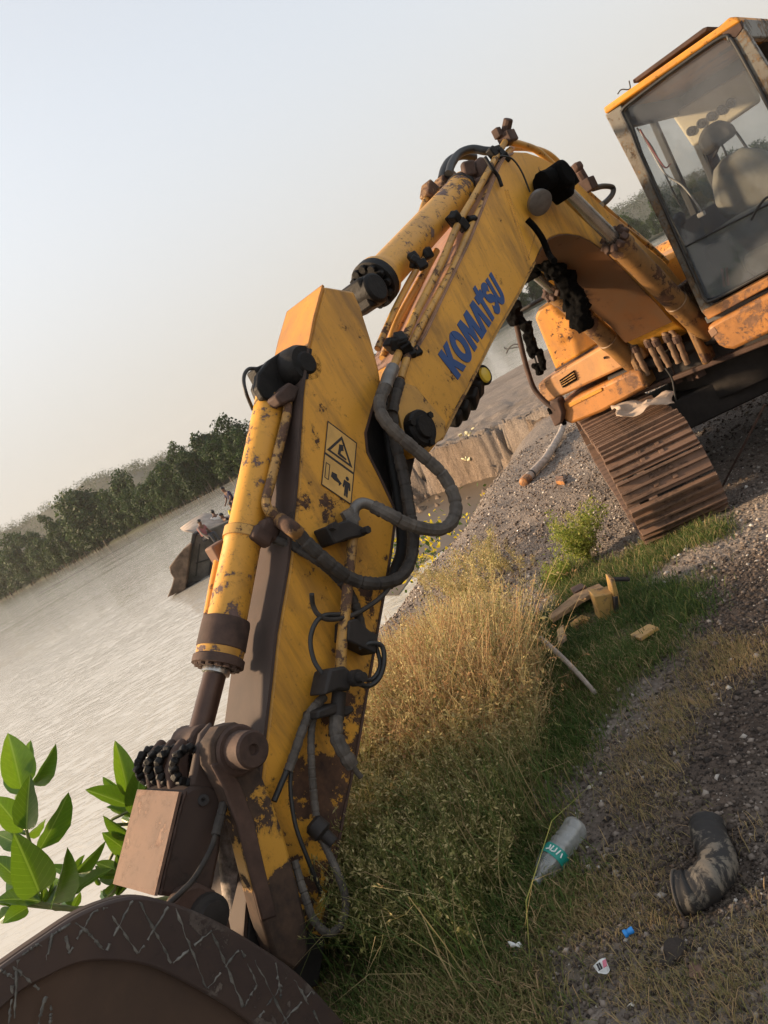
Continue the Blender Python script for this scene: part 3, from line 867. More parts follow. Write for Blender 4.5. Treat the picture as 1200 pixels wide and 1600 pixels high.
lumpy('torn_rag', [(905, 470), (918, 495), (920, 512)], -.55, 10, M['rag'], EX, 40, 4)

# ---- stick
ST_R = [(553, 455), (564, 480), (580, 530), (592, 575), (596, 600), (583, 642), (573, 677), (576, 706), (598, 750), (617, 791), (619, 817), (614, 858), (604, 920), (590, 998), (577, 1075), (560, 1175), (540, 1270), (522, 1370), (506, 1464), (494, 1540)]
ST_L = [(378, 1560), (390, 1400), (400, 1300), (412, 1190), (425, 1075), (434, 990), (452, 888), (466, 760), (475, 614), (484, 545), (494, 495), (507, 447)]
stick = side_plate(ST_R + ST_L, SN, SF, 'stick', M['stick'], EX, .012)
FL = [(507, 447), (494, 495), (484, 545), (475, 614), (466, 760), (452, 888), (434, 990), (425, 1075), (412, 1190), (400, 1300), (390, 1400), (378, 1560)]
mb = MB(); ribbon(mb, FL[2:], SN + .006, SF - .006, -.012); mb.build('front_plate', M['brownplate'], stick)
mb = MB(); ribbon(mb, FL[:3], SN + .006, SF - .006, -.012); mb.build('head_plate', M['body'], stick)
mb = MB(); ribbon(mb, ST_R[4:], SN + .006, SF - .006, -.010); mb.build('rear_plate', M['rust'], stick)
# dark worn lower casting at the foot of the stick
side_plate([(506, 1464), (494, 1540), (378, 1560), (388, 1420), (430, 1440)], SN + .001, SN + .012, 'tip_casting', M['dark'], stick, .004)
#side_plate([(425, 1075), (446, 1100), (440, 1200), (446, 1300), (430, 1430), (388, 1425), (400, 1300), (412, 1190)], SN + .0012, SN + .006, 'wear_plate', M['wear'] if 'wear' in M else M['dark'], stick, .002)
# plate behind the hoses, the joint hollow's shadow put into its black
side_plate([(588, 628), (630, 622), (652, 660), (652, 705), (640, 760), (622, 800), (606, 770), (586, 730), (566, 700), (566, 672)], SN - .03, SF + .03, 'joint_shadow_plate', M['grease'], stick, .012)

# warning sticker: plate, border lines and pictograms
M['label'] = plain('faded_label', (.60, .355, .10), .55, 0, .2, 9, 0)
M['ink'] = plain('label_ink', (.02, .018, .02), .6, 0, .2, 20, 0)
SQ = [Vector(p) for p in ((512, 657), (558, 692), (502, 757), (549, 789))]
def lab(u, v): return SQ[0].lerp(SQ[1], u).lerp(SQ[2].lerp(SQ[3], u), v)
def lab_poly(mb, pts, lift=.004):
    mb.slab([S(*lab(u, v), SN + lift) for u, v in pts], (-.0012, 0, 0))
mb = MB(); lab_poly(mb, [(0, 0), (1, 0), (1, 1), (0, 1)], .0028); sticker = mb.build('warning_sticker', M['label'], stick, smooth=False)
tag(sticker, 'pale warning sticker with a triangle above and a standing figure below')
mb = MB()
def frame(u0, v0, u1, v1, w): 
    for a in ([(u0, v0), (u1, v0), (u1, v0 + w), (u0, v0 + w)], [(u0, v1 - w), (u1, v1 - w), (u1, v1), (u0, v1)], [(u0, v0 + w), (u0 + w * 1.6, v0 + w), (u0 + w * 1.6, v1 - w), (u0, v1 - w)], [(u1 - w * 1.6, v0 + w), (u1, v0 + w), (u1, v1 - w), (u1 - w * 1.6, v1 - w)]): lab_poly(mb, a)
frame(0, 0, 1, .5, .016); frame(0, .5, 1, 1, .016)
tri = [(.5, .07), (.93, .43), (.07, .43)]; tin = [(.5, .13), (.82, .40), (.18, .40)]
for i in range(3):
    j = (i + 1) % 3; lab_poly(mb, [tri[i], tri[j], tin[j], tin[i]])
lab_poly(mb, [(.44, .22), (.56, .19), (.60, .27), (.52, .30), (.50, .38), (.42, .38), (.44, .29)]); lab_poly(mb, [(.50, .34), (.72, .36), (.70, .385), (.48, .385)])
lab_poly(mb, [(.55, .16), (.61, .15), (.63, .19), (.57, .20)])
# standing figure, arrow and block
lab_poly(mb, arc(.80, .645, .055, .03, 0, 350, 10)); lab_poly(mb, [(.70, .69), (.90, .69), (.93, .80), (.88, .81), (.86, .74), (.86, .93), (.81, .93), (.80, .83), (.79, .93), (.74, .93), (.74, .74), (.72, .81), (.67, .80)])
lab_poly(mb, [(.30, .70), (.46, .69), (.48, .73), (.64, .78), (.56, .84), (.54, .80), (.40, .80), (.28, .78)])
for a in ([(.08, .62), (.22, .62), (.22, .63), (.08, .63)], [(.08, .85), (.22, .85), (.22, .86), (.08, .86)], [(.08, .63), (.10, .63), (.10, .85), (.08, .85)], [(.20, .63), (.22, .63), (.22, .85), (.20, .85)]): lab_poly(mb, a)
mb.build('pictogram', M['ink'], stick, smooth=False)

# pipe on the stick with clamps, elbow, valve block
PS = SN + .06
hose('oil_pipe', [(552, 812, PS), (551, 840, PS), (546, 890, PS), (540, 950, PS), (534, 1005, PS), (532, 1050, PS)], 9, M['pipe2'] if 'pipe2' in M else M['pipe'], stick)
hose('elbow', [(552, 826, PS), (552, 806, PS), (556, 792, PS + .01), (568, 786, PS + .02), (586, 792, PS + .03)], 9, M['steelgrey'], stick)
mb = MB(); mb.slab([S(x, y, SN + .10) for x, y in ((510, 822), (545, 812), (574, 826), (574, 836), (545, 842), (524, 850))], (-.09, 0, 0)); mb.build('pipe_bracket', M['dark'], stick, .008)
for (x, y) in ((517, 824), (568, 830)):
    p = S(x, y, SN + .10); MB().cyl(p, p + Vector((.03, 0, 0)), .016, 6).build('bolt', M['dark'], stick)
mb = MB(); p = S(552, 818, PS); mb.lathe(p, p + Vector((0, 0, 1)) , [(-.0, .034), (.03, .034), (.03, .028), (.06, .028)], 6); mb.build('pipe_nut', M['steelgrey'], stick)
mb = MB(); mb.slab([S(x, y, PS + .07) for x, y in ((516, 1045), (540, 1040), (552, 1052), (548, 1080), (530, 1078), (508, 1086))], (-.10, 0, 0)); mb.build('valve_block', M['dark2'] if 'dark2' in M else M['dark'], stick, .01)
mb = MB(); mb.slab([S(x, y, SN + .09) for x, y in ((545, 970), (558, 966), (578, 985), (592, 992), (588, 1022), (544, 1000))], (-.088, 0, 0)); mb.build('relay_box', M['dark'], stick, .006)
p = S(552, 1060, PS + .07); MB().lathe(p, p + Vector((1, 0, 0)), [(0, .03), (.03, .03), (.03, .018), (.06, .018)], 14).build('plug', M['dark'], stick)
mb = MB(); mb.slab([S(x, y, SN + .10) for x, y in ((497, 1110), (525, 1098), (540, 1104), (553, 1102), (555, 1112), (542, 1120), (525, 1116), (496, 1124))], (-.095, 0, 0)); mb.build('pipe_bracket', M['dark'], stick, .008)
hose('fitting', [(530, 1082, PS + .02), (528, 1102, PS + .02), (526, 1125, PS + .02)], 12, M['dark'], stick)
hose('taped_hose_end', [(526, 1118, PS + .02), (525, 1145, PS + .03), (530, 1162, PS + .04), (541, 1182, PS + .05), (550, 1196, PS + .05)], 11.5, M['tape'], stick, True)
hose('hose_tip', [(549, 1193, PS + .05), (555, 1203, PS + .05), (564, 1214, PS + .05)], 4.5, M['tape'], stick)

# hoses at the boom joint
HQ = SN + .04
hose('hose_fitting', [(614, 575, BN + .02), (606, 592, BN + .03), (602, 606, BN + .04)], 11, M['steelgrey'], stick)
hose('wrapped_hose', [(602, 604, BN + .04), (593, 630, BN + .05), (600, 655, BN + .07), (626, 683, BN + .09), (660, 712, BN + .11), (690, 740, BN + .13), (708, 772, BN + .15), (712, 800, BN + .16), (700, 822, BN + .16), (676, 828, BN + .14), (640, 820, BN + .12), (608, 804, BN + .10), (584, 792, PS + .03)], 10.2, M['tape'], stick, True)
hose('wrapped_hose', [(624, 596, BN + .0), (617, 620, BN + .02), (612, 645, BN + .02)], 10, M['rubber'], stick, True)
hose('wrapped_hose', [(612, 640, BN + .01), (618, 690, BN + .01), (632, 750, BN + .02), (640, 800, BN + .04), (646, 840, BN + .05), (640, 880, BN + .06), (620, 905, HQ + .06), (585, 912, HQ + .06), (550, 905, HQ + .04), (522, 886, HQ + .04), (490, 858, HQ + .03), (470, 838, HQ + .02), (452, 822, HQ + .02)], 10.2, M['rubber'], stick, True)
hose('rubber_hose', [(604, 620, BN - .05), (610, 700, BN - .05), (622, 780, BN - .05), (628, 850, BN - .04), (618, 890, BN - .02), (606, 915, BN - .02)], 9, M['grease'], stick)
hose('hose_fitting', [(420, 800, -.33), (436, 812, -.31), (454, 824, HQ + .02), (466, 834, HQ + .02)], 12.5, M['boomcyl'], stick)
hose('rubber_hose', [(428, 842, -.33), (455, 852, -.28), (490, 872, HQ), (520, 895, HQ), (545, 925, HQ), (558, 955, HQ), (565, 985, HQ)], 8, M['rubber'], stick, True)
hose('thin_hose', [(618, 902, HQ + .06), (600, 928, HQ + .06), (575, 948, HQ + .05), (548, 962, HQ + .03), (515, 968, HQ + .03), (497, 960, HQ + .03), (489, 945, HQ + .03), (487, 928, HQ + .05)], 4, M['rubber'], stick)
hose('thin_hose', [(530, 960, HQ + .03), (506, 962, HQ + .03), (492, 975, HQ + .03), (485, 1000, HQ + .03), (490, 1030, HQ + .03), (503, 1052, HQ + .04), (512, 1060, HQ + .04)], 4, M['cable'], stick)
hose('thin_hose', [(560, 1012, HQ + .03), (580, 1005, HQ + .05), (597, 1010, HQ + .06), (600, 1035, HQ + .06), (592, 1060, HQ + .05), (575, 1072, HQ + .05), (555, 1066, HQ + .06)], 4, M['cable'], stick)
hose('thin_hose', [(588, 1010, HQ + .03), (594, 1040, HQ + .04), (580, 1062, HQ + .04), (560, 1058, HQ + .05)], 3.5, M['cable'], stick)
# hoses running down the stick
hose('wrapped_hose', [(507, 1088, HQ), (486, 1112, HQ), (472, 1142, HQ), (462, 1172, HQ), (450, 1205, HQ)], 7.5, M['tape'], stick, True)
hose('thin_hose', [(450, 1200, HQ), (438, 1228, HQ), (428, 1252, HQ)], 5, M['cable'], stick)
hose('thin_hose', [(456, 1190, HQ), (454, 1235, HQ), (462, 1290, HQ + .01), (482, 1345, HQ + .02), (502, 1395, HQ + .01)], 3.6, M['cable'], stick)
hose('wrapped_hose', [(500, 1098, HQ), (488, 1130, HQ), (486, 1180, HQ + .01), (490, 1240, HQ + .01), (494, 1275, HQ + .02)], 6.2, M['tape'], stick, True)
mb = MB(); p = S(499, 1296, HQ + .03); mb.lathe(p + Vector((-.02, 0, .03)), p + Vector((.02, 0, -.03)), [(0, .022), (.01, .035), (.05, .037), (.06, .022), (.10, .02)], 12); mb.build('coupling', M['dark'], stick)
hose('rubber_hose', [(500, 1300, HQ + .02), (512, 1330, HQ + .05), (528, 1365, HQ + .09), (540, 1405, HQ + .10), (535, 1440, HQ + .10), (515, 1458, HQ + .09), (492, 1440, HQ + .07), (478, 1405, HQ + .06), (460, 1345, HQ + .02)], 6.4, M['tape'], stick, True)

# ---- bucket cylinder
c0, c1 = S(424, 625, QC), S(340, 1040, QC)
ax = (c1 - c0); Lb = ax.length; ax.normalize()
r0 = .066
bcyl = MB().lathe(c0, c1, [(0, .04), (.0, r0), (Lb * .55, r0), (Lb * .553, r0 + .006), (Lb * .58, r0 + .006), (Lb * .583, r0 + .004), (Lb - .12, r0 + .006), (Lb - .11, r0 + .016), (Lb - .06, r0 + .019), (Lb - .005, r0 + .017), (Lb, .05)], 32).build('bucket_cylinder', M['cyl'], EX, sharp=40)
MB().lathe(c1 - ax * .09, c1, [(-.075, r0 + .018), (-.06, r0 + .021), (.030, r0 + .022), (.036, r0 + .017), (.060, r0 + .018), (.066, r0 + .026), (.092, r0 + .026), (.097, .045)], 32).build('gland', M['rust'], bcyl)
ox = ax.orthogonal().normalized(); oy = ax.cross(ox)
for k in range(14):
    c = c1 + (ox * math.cos(k * .4488) + oy * math.sin(k * .4488)) * (r0 + .002) - ax * .03
    MB().cyl(c, c + ax * .042, .014, 8).build('bolt', M['rust'], bcyl)
c2 = S(308, 1160, QC)
MB().cyl(c1 - ax * .02, c1.lerp(c2, 1.0), .040, 24).build('rod', M['rod'] if 'rod' in M else M['rust'], bcyl)
MB().lathe(c1, c2, [(0, .050), (.03, .050), (.035, .041)], 24).build('wiper_ring', M['chrome'], bcyl)
mb = MB(); mb.cyl(c2 + Vector((-.09, 0, 0)), c2 + Vector((.06, 0, 0)), .058, 20); mb.build('rod_eye', M['rust'], bcyl, .01)
# clamp, side pipe and top mounting
tt = Lb * .55; pc = c0 + ax * tt
MB().lathe(pc, pc + ax, [(-.02, r0 + .001), (-.02, r0 + .012), (.022, r0 + .012), (.022, r0)], 32).build('clamp_band', M['pipe'], bcyl)
mb = MB()
for (x_, y_, s) in ((408, 838, .06), (418, 830, .06), (424, 822, .05)): mb.box(S(x_, y_, QC + .08), (.05, s, s * 1.4), Matrix.Rotation(R(30), 3, 'X'))
mb.build('clamp_lug', M['rust'], bcyl, .012)
hose('side_pipe', [(450, 622, QC + .09), (448, 650, QC + .09), (436, 700, QC + .09), (424, 750, QC + .09), (416, 782, QC + .09), (420, 798, QC + .10), (430, 808, QC + .10)], 8, M['pipe2'] if 'pipe2' in M else M['pipe'], bcyl)
hose('side_pipe', [(345, 862, QC - .1), (336, 905, QC - .1), (326, 960, QC - .1), (318, 1000, QC - .1)], 8, M['body'], bcyl)
mb = MB(); mb.box(S(342, 862, QC - .1), (.06, .07, .07)); mb.build('pipe_clamp', M['rust_smooth'], bcyl, .008)
side_plate([(404, 584), (420, 562), (444, 546), (470, 545), (482, 560), (480, 575), (466, 588), (455, 606), (430, 628), (412, 622), (402, 605)], QC + .06, QC + .02, 'cylinder_mount', M['grease'], bcyl, .008)
side_plate([(404, 584), (420, 562), (444, 546), (470, 545), (482, 560), (480, 575), (466, 588), (440, 600), (430, 618), (405, 622), (398, 605)], QC - .06, QC - .10, 'cylinder_mount', M['grease'], bcyl, .008)
mb = MB(); p = S(432, 590, QC - .02); mb.cyl(p + Vector((.06, 0, 0)), p - Vector((.06, 0, 0)), .075, 18); mb.box(p + Vector((0, -.05, .02)), (.07, .12, .10)); mb.build('cylinder_eye', M['grease'], bcyl, .01)
mb = MB(); p = S(462, 578, QC + .06); mb.lathe(p, p + Vector((1, 0, 0)), [(0, .095), (.05, .09), (.08, .075), (.08, .05), (.088, .04), (.088, 0)], 26); mb.build('top_pin', M['grease'], bcyl)
side_plate([(430, 618), (452, 596), (470, 606), (462, 625), (440, 632)], QC + .12, QC + .05, 'pipe_flange', M['rust'], bcyl, .01)
hose('thin_hose', [(402, 576, QC), (388, 577, QC), (381, 590, QC), (384, 612, QC), (395, 640, QC - .04)], 3, M['cable'], bcyl)

# ---- bucket linkage
LQ = SN + .035
bar = [(370, 1128), (395, 1138), (404, 1160), (400, 1185), (412, 1215), (430, 1260), (450, 1320), (468, 1390), (480, 1440), (484, 1490), (462, 1520), (430, 1500), (410, 1440), (392, 1370), (372, 1290), (352, 1235), (330, 1195), (328, 1160), (345, 1135)]
lk = side_plate(bar, LQ + .06, LQ - .02, 'stick_link', M['link_paint'], EX, .014)
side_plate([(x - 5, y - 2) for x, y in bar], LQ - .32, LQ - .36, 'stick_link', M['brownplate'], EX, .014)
side_plate([(330, 1195), (352, 1235), (372, 1290), (392, 1370), (410, 1440), (434, 1432), (416, 1362), (398, 1284), (378, 1228), (354, 1186)], LQ + .064, LQ + .05, 'link_rib', M['rust'], lk, .006)
mb = MB(); p = S(368, 1172, LQ + .045); mb.lathe(p, p + Vector((1, 0, 0)), [(-.36, .045), (0, .075), (.02, .079), (.028, .072), (.028, .060), (.10, .058), (.108, .051), (.108, .018), (.095, .015), (.095, 0)], 32); mb.build('link_pin', M['rust'], lk)
mb = MB()
side = [(284, 1238), (300, 1228), (326, 1222), (352, 1236), (352, 1262), (345, 1330), (330, 1405), (246, 1400)]
prism(mb, side, LQ - .02, LQ - .30)
prism(mb, [(298, 1230), (308, 1180), (316, 1146), (334, 1126), (337, 1148), (350, 1205), (350, 1240)], LQ - .021, LQ - .06)
bl = mb.build('bucket_link', M['brownplate'], EX, .014)
mb = MB(); mb.tube(smooth_path([S(x_, y_, LQ - .018) for x_, y_ in ((290, 1236), (280, 1270), (268, 1320), (256, 1370), (250, 1398))], 5), [.005 + .0016 * math.sin(k * 1.7) for k in range(21)], 6); mb.build('weld_seam', M['rust'], bl)
for x_, y_ in ((318, 1250), (300, 1385)): MB().lathe(S(x_, y_, LQ - .02), S(x_, y_, LQ + 1), [(0, .018), (.012, .018), (.014, .008), (.005, 0)], 8).build('bolt', M['dark'], bl)
mb = MB(); ribbon(mb, [(284, 1238), (246, 1400)], LQ - .012, LQ - .308, -.01); mb.build('link_front_plate', M['rust_smooth'], bl)
mb = MB()
for q_ in (-.10, -.17, -.25):
    mb2 = [S(x_, y_, LQ - .02) + Vector((q_, 0, 0)) for x_, y_ in ((292, 1240), (284, 1205), (294, 1172), (310, 1150), (322, 1160), (322, 1220))]
    mb.slab(mb2, (-.035, 0, 0))
mb.build('link_lug', M['rust'], bl, .012)
for k, q_ in enumerate((-.03, -.135, -.21, -.29)):
    c = S(302, 1196, LQ - .02) + Vector((q_, 0, 0)); mb = MB()
    for j in range(14):
        a_ = j / 14 * 6.283; mb.box(c + Vector((0, math.cos(a_) * .05, math.sin(a_) * .05)), (.028, .026, .026), Quaternion((random.random(), random.random(), random.random(), .3)).normalized().to_matrix())
    mb.build('grease_rope', M['grease'], bl, .006)
mb = MB(); p = S(302, 1200, LQ - .02) + Vector((-.29, 0, 0)); mb.cyl(p, p - Vector((.07, 0, 0)), .03, 12); mb.cyl(p - Vector((.07, 0, 0)), p - Vector((.10, 0, 0)), .018, 8); mb.build('grease_fitting', M['rust'], bl)
hose('grease_hose', [(352, 1262, LQ + .02), (342, 1285, LQ + .04), (330, 1325, LQ + .06), (305, 1370, LQ + .08), (285, 1392, LQ + .1), (264, 1412, LQ + .1)], 4.5, M['rubber'], bl)
hose('hose_sleeve', [(350, 1255, LQ + .02), (342, 1285, LQ + .04), (337, 1305, LQ + .05)], 7.5, M['rubber'], bl, True)
ear = side_plate([(268, 1412), (285, 1388), (312, 1380), (338, 1392), (356, 1418), (366, 1465), (372, 1500), (300, 1500), (270, 1440)], LQ + .03, LQ - .02, 'bucket_ear', M['rust'], EX, .012)
mb = MB(); p = S(325, 1430, LQ + .03); mb.lathe(p, p + Vector((1, 0, 0)), [(0, .062), (.02, .06), (.025, .045), (.045, .043), (.05, 0)], 24); mb.build('ear_pin', M['dark'], ear)
# grey sealed shaft seen between link and stick
hose('seal_tube', [(358, 1260, SN - .1), (362, 1330, SN - .1), (372, 1420, SN - .1), (384, 1500, SN - .1)], 22, M['speck'] if 'speck' in M else M['steelgrey'], stick)

# ---- bucket: side plate with a wear rim, curved shell behind it
KQ = .06
arcp = [(0, 1512), (60, 1470), (130, 1425), (200, 1402), (260, 1408), (330, 1435), (400, 1475), (470, 1525), (540, 1600)]
A3 = [S(x, y, KQ) for x, y in arcp]
A = np.array([[2 * p.y, 2 * p.z, 1] for p in A3]); bb = np.array([p.y ** 2 + p.z ** 2 for p in A3])
sol = np.linalg.lstsq(A, bb, rcond=None)[0]; ccy, ccz = sol[0], sol[1]; cr = math.sqrt(sol[2] + ccy ** 2 + ccz ** 2)
OUT = smooth_path(A3, 5)
a_first = math.atan2(A3[0].z - ccz, A3[0].y - ccy); a_last = math.atan2(A3[-1].z - ccz, A3[-1].y - ccy)
if a_last > a_first: a_last -= 2 * math.pi
rest = []
span = 2 * math.pi - (a_first - a_last)
for k in range(1, 26):
    a_ = a_last - span * k / 26; rest.append(Vector((KQ, ccy + cr * math.cos(a_), ccz + cr * math.sin(a_))))
OUTL = OUT + rest
inp = [(-60, 1640), (20, 1560), (70, 1530), (117, 1508), (167, 1502), (233, 1510), (300, 1541), (367, 1581), (420, 1625)]
I3 = smooth_path([S(x, y, KQ) for x, y in inp], 5)
def to_len(P, n):
    L = [0]
    for a_, b_ in zip(P, P[1:]): L.append(L[-1] + (b_ - a_).length)
    out = []; j = 0
    for i in range(n):
        s = L[-1] * i / (n - 1)
        while j < len(L) - 2 and L[j + 1] < s: j += 1
        out.append(P[j].lerp(P[j + 1], (s - L[j]) / max(L[j + 1] - L[j], 1e-9)))
    return out
o_ = to_len(OUT, 60); i_ = to_len(I3, 60)
def shrink(p, f): return Vector((p.x, ccy + (p.y - ccy) * f, ccz + (p.z - ccz) * f))
mb = MB(); mb.slab([Vector((KQ - .02, p.y, p.z)) for p in OUTL], (-.03, 0, 0)); bucket = mb.build('bucket', M['bucket_in'], EX, .004)
rim = MB(); vs = []; fs = []
for k in range(60):
    vs += [Vector((KQ, o_[k].y, o_[k].z)), Vector((KQ, i_[k].y, i_[k].z)), Vector((KQ - .019, i_[k].y, i_[k].z)), Vector((KQ - .019, o_[k].y, o_[k].z))]
loops = [vs[k * 4:k * 4 + 4] for k in range(60)]
rim.loft(loops); rim.build('wear_rim', M['bucket'], bucket, .006, sharp=50)
# shell
sh = MB(); c_in = Vector((KQ, ccy, ccz))
ring = [shrink(OUTL[i], .80) for i in range(len(OUTL)) if i < len(OUT) + 12]
loops = []
for p in ring:
    d = (c_in - p).normalized() * .025
    e = shrink(p, .62)
    loops.append([Vector((KQ - .05, p.y, p.z)), Vector((KQ - .85, e.y, e.z)), Vector((KQ - .85, e.y + d.y, e.z + d.z)), Vector((KQ - .05, p.y + d.y, p.z + d.z))])
sh.loft(loops); sh.build('bucket_shell', M['bucket'], bucket)
mb = MB(); mb.slab([Vector((KQ - .85, q_.y, q_.z)) for q_ in [shrink(p, .62) for p in OUTL]], (-.03, 0, 0)); mb.build('bucket_side', M['bucket'], bucket)
# hardfacing welds: zigzag beads on the rim
zz = [((22, 1592), (27, 1500)), ((14, 1600), (20, 1540)), ((60, 1600), (72, 1555)), ((75, 1490), (92, 1412)), ((90, 1415), (110, 1490)), ((72, 1500), (90, 1418)), ((108, 1490), (152, 1412)), ((96, 1420), (160, 1480)), ((132, 1450), (162, 1485)), ((160, 1408), (215, 1488)), ((166, 1485), (207, 1405)), ((216, 1405), (268, 1505)), ((218, 1488), (262, 1418)),
      ((270, 1505), (330, 1455)), ((274, 1418), (322, 1545)), ((325, 1545), (372, 1485)), ((332, 1458), (380, 1572)), ((378, 1485), (402, 1540)), ((382, 1572), (400, 1540)), ((398, 1500), (450, 1600)), ((430, 1505), (440, 1560)), ((405, 1590), (440, 1540)), ((440, 1600), (490, 1545)), ((20, 1510), (60, 1545)), ((35, 1450), (66, 1480)), ((460, 1530), (500, 1600)), ((0, 1515), (24, 1530)), ((78, 1600), (80, 1570))]
for a_, b_ in zz:
    P = []; n = 14; cl = lambda x_, y_: max(y_, float(np.interp(x_, [q[0] for q in arcp], [q[1] for q in arcp])) + 5)
    for k in range(n + 1):
        t = k / n; x_ = lerp(a_[0], b_[0], t) + random.uniform(-1.2, 1.2); y_ = lerp(a_[1], b_[1], t) + random.uniform(-1.2, 1.2)
        P.append(S(x_, cl(x_, y_), KQ + .0005))
    j_ = random.randrange(3, 12)
    for Q_ in ((P[:j_], P[j_ + 1:]) if random.random() < .6 else (P,)):
        if len(Q_) > 2: MB().tube(Q_, [random.choice((.0008, .0018, .003, .0042)) * random.uniform(.7, 1.2) for _ in Q_], 6).build('weld_bead', M['weld'], bucket)

# ---- upper structure: tool box, tank, deck, hoses
def front(px, y, depth, name, mat, parent, bevel=.012):
    mb = MB(); mb.slab([Fy(a, b, y) for a, b in px], (0, depth, 0)); return mb.build(name, mat, parent, bevel)
tank = front([(834, 497), (840, 483), (853, 474), (880, 456), (930, 436), (985, 430), (1000, 500), (985, 515), (940, 537), (868, 580)], .40, .8, 'fuel_tank', M['body'], EX, .03)
front([(866, 578), (868, 583), (944, 539), (942, 534)], .385, .05, 'tank_seam', M['rust'], tank, .004)
tbx = front([(839, 602), (845, 596), (868, 583), (940, 541), (990, 515), (1010, 560), (982, 571), (853, 631), (846, 628)], .20, .9, 'tool_box', M['tool'], EX, .025)
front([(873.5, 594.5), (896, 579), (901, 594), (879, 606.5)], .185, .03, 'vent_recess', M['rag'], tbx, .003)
for k in (1, 2, 3):
    t = k / 4; a = Vector((873.5, 594.5)).lerp(Vector((879, 606.5)), t); b = Vector((896, 579)).lerp(Vector((901, 594)), t)
    MB().cyl(Fy(a.x, a.y, .18), Fy(b.x, b.y, .18), .0045, 6).build('vent_slat', M['pipe'], tbx)
MB().cyl(Fy(945, 559, .195), Fy(945, 559, .18), .012, 8).build('rivet', M['dark'], tbx)
step = front([(860, 640), (985, 580), (1000, 577), (1012, 606), (940, 645), (892, 664), (872, 655)], .16, .8, 'side_step', M['skirt'], EX, .03)
front([(886, 631), (940, 606), (941, 611), (890, 637)], .15, .02, 'grip_strip', M['body'], step, .004)
hose_b = lambda name, pts, y, rpx, mat, parent, ridged=False: hose_y(name, [(a, b, y) for a, b in pts], rpx, mat, parent, ridged)
def hose_y(name, pts, rpx, mat, parent, ridged=False, n=10):
    P = smooth_path([Fy(*p) for p in pts], 8); r = pxr(P[len(P) // 2], rpx)
    rs = [r * (1.0 if (not ridged or i % 3) else .8) for i in range(len(P))]
    mb = MB(); mb.tube(P, rs, n); return mb.build(name, mat, parent, sharp=60)
rail = hose_b('handrail', [(803, 492), (808, 512), (817, 552), (826, 585), (835, 608), (850, 626), (868, 640)], .12, 4.2, M['rust'], EX)
front([(858, 628), (872, 624), (880, 645), (878, 662), (866, 668), (858, 650)], .10, .12, 'rail_foot', M['rust'], rail, .02)
for pts, r_, n_, sd in (([(806, 478), (798, 492), (806, 500)], 13, 50, 11), ([(812, 500), (822, 512), (828, 524)], 10, 50, 12), ([(826, 526), (830, 540), (836, 552)], 12, 60, 13), ([(842, 548), (847, 562), (848, 572)], 8, 40, 14), ([(838, 572), (842, 580)], 8, 30, 15), ([(862, 640), (870, 652), (880, 660)], 8, 30, 16)):
    g = random.Random(sd); mb = MB(); P = smooth_path([Fy(a, b, .14) for a, b in pts], 6)
    for k in range(n_):
        p = P[g.randrange(len(P))]; r = pxr(p, r_); s = r * g.uniform(.35, .9)
        mb.box(p + Vector((g.gauss(0, .5), g.gauss(0, .5), g.gauss(0, .5))) * r * .6, (s, s * g.uniform(.6, 1.3), s * g.uniform(.8, 1.6)), Quaternion((g.random(), g.random() - .5, g.random() - .5, g.random() - .5)).normalized().to_matrix())
    o = mb.build('torn_rag', M['rag'], rail); rm = o.modifiers.new('remesh', 'REMESH'); rm.mode = 'VOXEL'; rm.voxel_size = .016
    dm = o.modifiers.new('rough', 'DISPLACE'); dm.texture = bpy.data.textures['rag_noise']; dm.strength = .025; dm.mid_level = .5
hose_b('thin_wire', [(826, 540), (834, 555), (838, 568)], .13, 1.5, M['cable'], rail)
hose_b('thin_wire', [(810, 542), (800, 544), (790, 545), (788, 542)], .12, 1.0, M['cable'], rail)
hose_b('thin_wire', [(791, 552), (796, 543), (804, 538), (812, 539)], .12, 1.2, M['cable'], rail)
hose_b('mirror_bar', [(796, 494), (820, 482), (848, 466), (870, 452)], .3, 3.0, M['dark'], EX)
# swing frame and deck
mb = MB(); mb.box((-.25, 1.55, .93), (2.35, 2.4, .16)); deck = mb.build('deck', M['dark'], EX, .02)
mb = MB(); mb.box((-.2, .42, .90), (1.5, .12, .15)); mb.box((-.2, .32, .86), (1.6, .06, .04)); mb.build('front_beam', M['rust'], deck, .01)
mb = MB(); mb.box((-.41, .95, 1.2), (.64, .75, .5)); mb.box((-.16, .62, 1.2), (.06, .9, .62)); mb.box((-.66, .62, 1.2), (.06, .9, .62)); mb.build('boom_mount', M['boomcyl'], EX, .02)
mb = MB(); mb.cyl((-.95, .28, 1.05), (-.0, .28, 1.05), .05, 14); mb.build('lift_pin', M['dark'], EX)
for i, (a, b) in enumerate((((988, 503), (1034, 578)), ((1003, 506), (1046, 572)), ((1019, 498), (1060, 566)), ((1034, 500), (1074, 568)), ((975, 512), (1012, 585)))):
    m_ = ((a[0] + b[0]) / 2 + random.uniform(-4, 4), (a[1] + b[1]) / 2 - 4)
    dh_ = hose_y('deck_hose', [(a[0], a[1], .26), (m_[0], m_[1], .16), (b[0], b[1], .22)], 5.2, M['hosebrown'], EX, True)
    p = Fy(m_[0], m_[1], .16); MB().lathe(p, p + (Fy(b[0], b[1], .22) - p), [(-.03, .026), (-.02, .034), (.02, .034), (.03, .026)], 8).build('hose_coupling', M['rust'], dh_)
hose_b('thin_wire', [(1040, 575), (1050, 592), (1054, 612), (1056, 625)], .18, 1.6, M['cable'], EX)
hose_b('thin_wire', [(960, 470), (953, 482), (955, 500), (963, 508)], .3, 2.2, M['cable'], EX)
mb = MB(); p = Fy(1014, 492, .3); mb.box(p, (.42, .10, .09)); mb.build('manifold', M['rust'], EX, .01)
